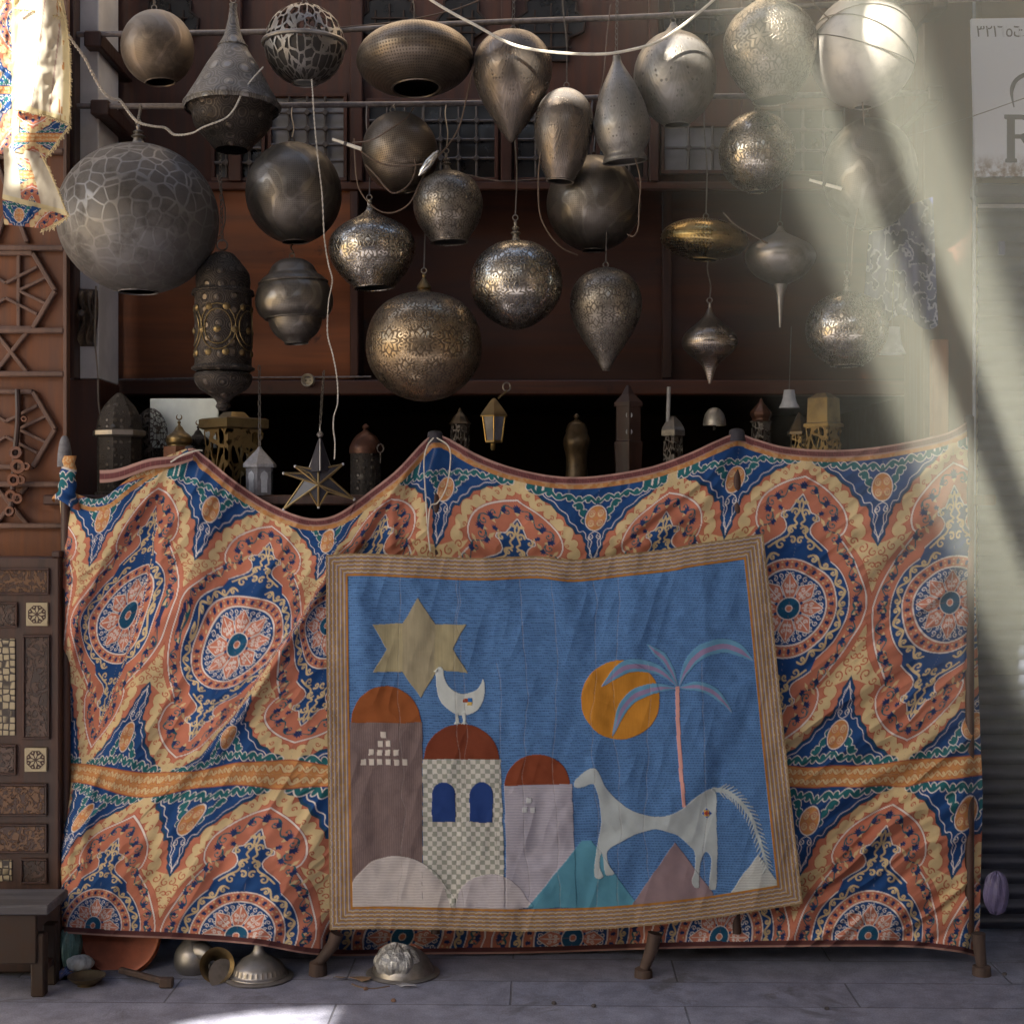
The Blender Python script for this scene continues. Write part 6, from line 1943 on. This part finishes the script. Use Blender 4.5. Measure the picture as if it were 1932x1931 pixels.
MB().lathe(smoothprof([(0, .004), (.02, .05), (.06, .075), (.11, .07), (.15, .04), (.17, .03)], 4), P(366, 1846, .12), 36).build('belly', M_OLDSIL, hn, True)
dl = thing('dome_lid', 'dull silver ribbed dome lid standing on the paving under the cloth', 'lid', gz(480, 1858))
g0 = gz(480, 1858); g0.y += .09
MB().lathe(smoothprof([(0, .108), (.014, .107), (.022, .098), (.045, .090), (.062, .074), (.078, .050), (.092, .028), (.115, .017), (.145, .014)], 5), (g0.x, g0.y, 0), 64, None, 32, .035).build('dome', M_OLDSIL, dl, True)
MB().lathe([(0, .130), (.006, .132), (.012, .124), (.012, .112)], (g0.x, g0.y, 0), 48).build('rim', M_OLDSIL, dl, True)
bw = thing('small_bowl', 'small shallow brass bowl on the paving at the left', 'bowl', gz(156, 1866))
g0 = gz(156, 1866)
MB().lathe([(.004, 0), (.004, .03), (.02, .055), (.034, .066), (.036, .070), (.030, .066), (.012, .036), (.009, 0)], (g0.x, g0.y + .05, 0), 40).build('dish', ML['plainbrass'], bw, True)
MB().lathe([(0, .034), (.006, .028)], (g0.x, g0.y + .05, 0), 30).build('foot', ML['plainbrass'], bw, True)
sk_ = MB()
a, b = gz(226, 1844), gz(318, 1866)
sk_.bar(Vector((a.x, a.y, .03)), Vector((b.x, b.y + .02, .018)), .022, .022)
sk_.box((b.x - .012, b.y + .02, .02), (.05, .034, .034), None, .004)
tag(sk_.build('wooden_stick', M_WOOD_POST), 'short dark wooden stick lying on the paving by the copper tray', 'stick')
def crumple(name, label, cx, cy, cz, rx, ry, rz, mat, cat_, seed, base=None, sharp=.35):
    n_, k_ = 40, 24
    rs_ = np.random.RandomState(seed)
    dirs = rs_.normal(size=(26, 3)); dirs /= np.linalg.norm(dirs, axis=1)[:, None]
    offs = .72 + .4*rs_.rand(26)
    m = MB()
    vs = []
    for j in range(k_):
        th = PI * (j + .02) / (k_ - .96)
        for i in range(n_):
            ph = 2*PI*i/n_
            d = np.array((math.sin(th)*math.cos(ph), math.sin(th)*math.sin(ph), math.cos(th)))
            pr_ = dirs @ d
            r_ = np.min(np.where(pr_ > .05, offs / np.maximum(pr_, .05), 9))
            r_ = min(r_, 1.25)
            r_ = 1 - sharp + sharp*r_ + .05*math.sin(9*ph + 3*th)
            vs.append(Vector((cx + rx*r_*d[0], cy + ry*r_*d[1], max(.003, cz + rz*r_*d[2]))))
    m.add(vs, [(j*n_+i, (j+1)*n_+i, (j+1)*n_+(i+1) % n_, j*n_+(i+1) % n_) for j in range(k_-1) for i in range(n_)])
    return tag(m.build(name, mat), label, cat_)
def foil_mat():
    t = NT('crinkled_foil')
    ob = t.coord('Object')
    vo = t.n('TexVoronoi', {'Vector': ob, 'Scale': 38, 'Randomness': 1.0}, feature='F1').outputs['Distance']
    a = t.noise(22, 4, ob, .6, 1.5)
    p = t.pbsdf(Base_Color=(.40, .40, .39), Metallic=.35, Roughness=.30, Normal=t.bump(t.math('ADD', vo, a), .9, .012))
    return t.done(p.outputs[0])
g0 = gz(757, 1850)
pf = thing('upturned_bowl', 'upturned dull silver bowl half wrapped in crumpled clear plastic under the stand', 'bowl', (g0.x, g0.y + .09, 0))
MB().lathe([(0, .138), (.005, .142), (.010, .134)] + smoothprof([(.010, .118), (.030, .112), (.06, .094), (.088, .062), (.103, .026), (.106, .002)], 5), (g0.x, g0.y + .09, 0), 56).build('dish', M_OLDSIL, pf, True)
cc = crumple('wrapping', None, g0.x - .018, g0.y + .055, .058, .092, .085, .062, foil_mat(), None, 3, sharp=.30)
cc.parent = pf; cc.location = cc.location - Vector(pf.location)
for k_, (px_, py_, s1) in enumerate(((678, 1856, .05), (767, 1868, .045), (640, 1853, .03))):
    g1 = gz(px_, py_)
    rsx = np.random.RandomState(20 + k_)
    n_ = 9
    pts = [(g1.x + s1*math.cos(2*PI*i/n_)*rsx.uniform(.5, 1.1), g1.y + .03 + s1*.5*math.sin(2*PI*i/n_)*rsx.uniform(.5, 1.1), .004 + rsx.rand()*.012) for i in range(n_)]
    m = MB().add(pts + [(p_[0], p_[1], p_[2] + .002) for p_ in pts], [tuple(range(n_))[::-1], tuple(range(n_, 2*n_))] + [(i, (i+1) % n_, (i+1) % n_ + n_, i + n_) for i in range(n_)])
    tag(m.build('paper_scrap', plain(['brown_paper', 'grey_paper', 'dirty_paper'][k_], [(.22, .14, .08), (.34, .34, .36), (.20, .15, .12)][k_], .8)), ['curled brown paper scrap left of the upturned bowl', 'flat grey paper scrap in front of the upturned bowl', 'small dirty paper scrap at the foot of the left leg'][k_], 'litter')
wire('thin brown cord curling on the paving by the upturned bowl', [(664, 1856, gz(664, 1856).y), (680, 1862, gz(680, 1862).y), (705, 1865, gz(705, 1865).y), (735, 1860, gz(735, 1860).y)], .004, M_WIRE, 'cord', 'cord')
g0 = gz(135, 1815)
crumple('teal_bag', 'crumpled teal plastic bag under the left end of the cloth', P(132, 1790, .12).x, .12, .10, .045, .06, .10, plain('teal_plastic', (.10, .19, .18), .45, 0, .2, 30, .5), 'bag', 8)
crumple('white_bag', 'crumpled white plastic bag below the teal one', P(150, 1812, .06).x, .06, .05, .05, .05, .03, plain('white_film', (.46, .48, .48), .4, 0, .2, 30, .5), 'bag', 9)
g0 = gz(104, 1848)
n_ = 12
pk = MB()
vs = []
for j in range(6):
    for i in range(n_):
        a, b = i/(n_-1), j/5
        vs.append(Vector((g0.x - .075 + .15*a + .02*b, g0.y - .02 + .09*b + .01*a, .012 + .012*math.sin(a*9 + b*3) + .01*b)))
pk.add(vs, [(j*n_+i, j*n_+i+1, (j+1)*n_+i+1, (j+1)*n_+i) for j in range(5) for i in range(n_-1)])
pk.add([v - Vector((0, 0, .006)) for v in vs], [(j*n_+i, (j+1)*n_+i, (j+1)*n_+i+1, j*n_+i+1) for j in range(5) for i in range(n_-1)])
tpk = NT('printed_packet')
_v = tpk.n('TexVoronoi', {'Vector': tpk.coord('Object'), 'Scale': 46, 'Randomness': 1.0})
_p = tpk.pbsdf(Base_Color=tpk.mix(tpk.smooth(_v.outputs['Distance'], .2, .3), (.32, .17, .08), (.05, .07, .19)), Roughness=.45)
tag(pk.build('crushed_packet', tpk.done(_p.outputs[0])), 'crushed blue printed packet lying on the paving at the left', 'packet')
crumple('plastic_bag', 'pale purple plastic bag caught on the right edge of the cloth', P(1880, 1690, .12).x, .12, P(0, 1685, .12).z, .05, .03, .085, plain('lilac_film', (.10, .085, .17), .5, 0, .2, 20, .5), 'bag', 12)
# pebbles and litter
for k_, (px_, py_) in enumerate(((742, 1890), (1045, 1895), (1120, 1900), (690, 1868), (1560, 1905), (1895, 1840))):
    g1 = gz(px_, py_)
    crumple('pebble', ['brown pebble near the left leg of the stand', 'dark pebble on the paving left of the middle leg', 'dark pebble below the middle leg of the stand', 'brown pebble beside the upturned bowl', 'dark pebble on the paving at lower right', 'dark pebble by the right leg of the stand'][k_], g1.x, g1.y, .006, .009, .008, .007, plain('pebble_%d' % k_, [(.20, .11, .07), (.07, .06, .06), (.08, .07, .07)][k_ % 3], .8), 'pebble', 30 + k_)

# ---------------------------------------------------------------- smoke volume, density shaped along the sun shafts so they show
def smoke():
    t = NT('shaft_smoke')
    c = t.n('TexCoord').outputs['Generated']
    s_ = t.n('SeparateXYZ', {0: c})
    x, y, z = s_.outputs
    d = t.math('MULTIPLY', t.smooth(t.math('ADD', x, t.math('MULTIPLY', z, .65)), .70, .95), t.math('MULTIPLY', t.smooth(x, 0, .1), t.smooth(x, 1, .80)))
    d = t.math('MULTIPLY', d, t.math('MULTIPLY', t.smooth(y, 0, .10), t.smooth(y, 1, .78)))
    d = t.math('MULTIPLY', d, t.math('MULTIPLY', t.smooth(z, .0, .30), t.smooth(z, 1.0, .97)))
    v = t.n('VolumePrincipled', {'Color': (.92, .95, .80), 'Density': t.math('MULTIPLY', d, SMOKE), 'Anisotropy': -.25})
    t.t.links.new(v.outputs[0], t.out.inputs['Volume'])
    return t.m
SMOKE = .12
bx = MB().box((1.0, -1.5, 2.2), (2.8, 2.8, 3.7))
tag(bx.build('smoke', smoke()), kind='stuff')
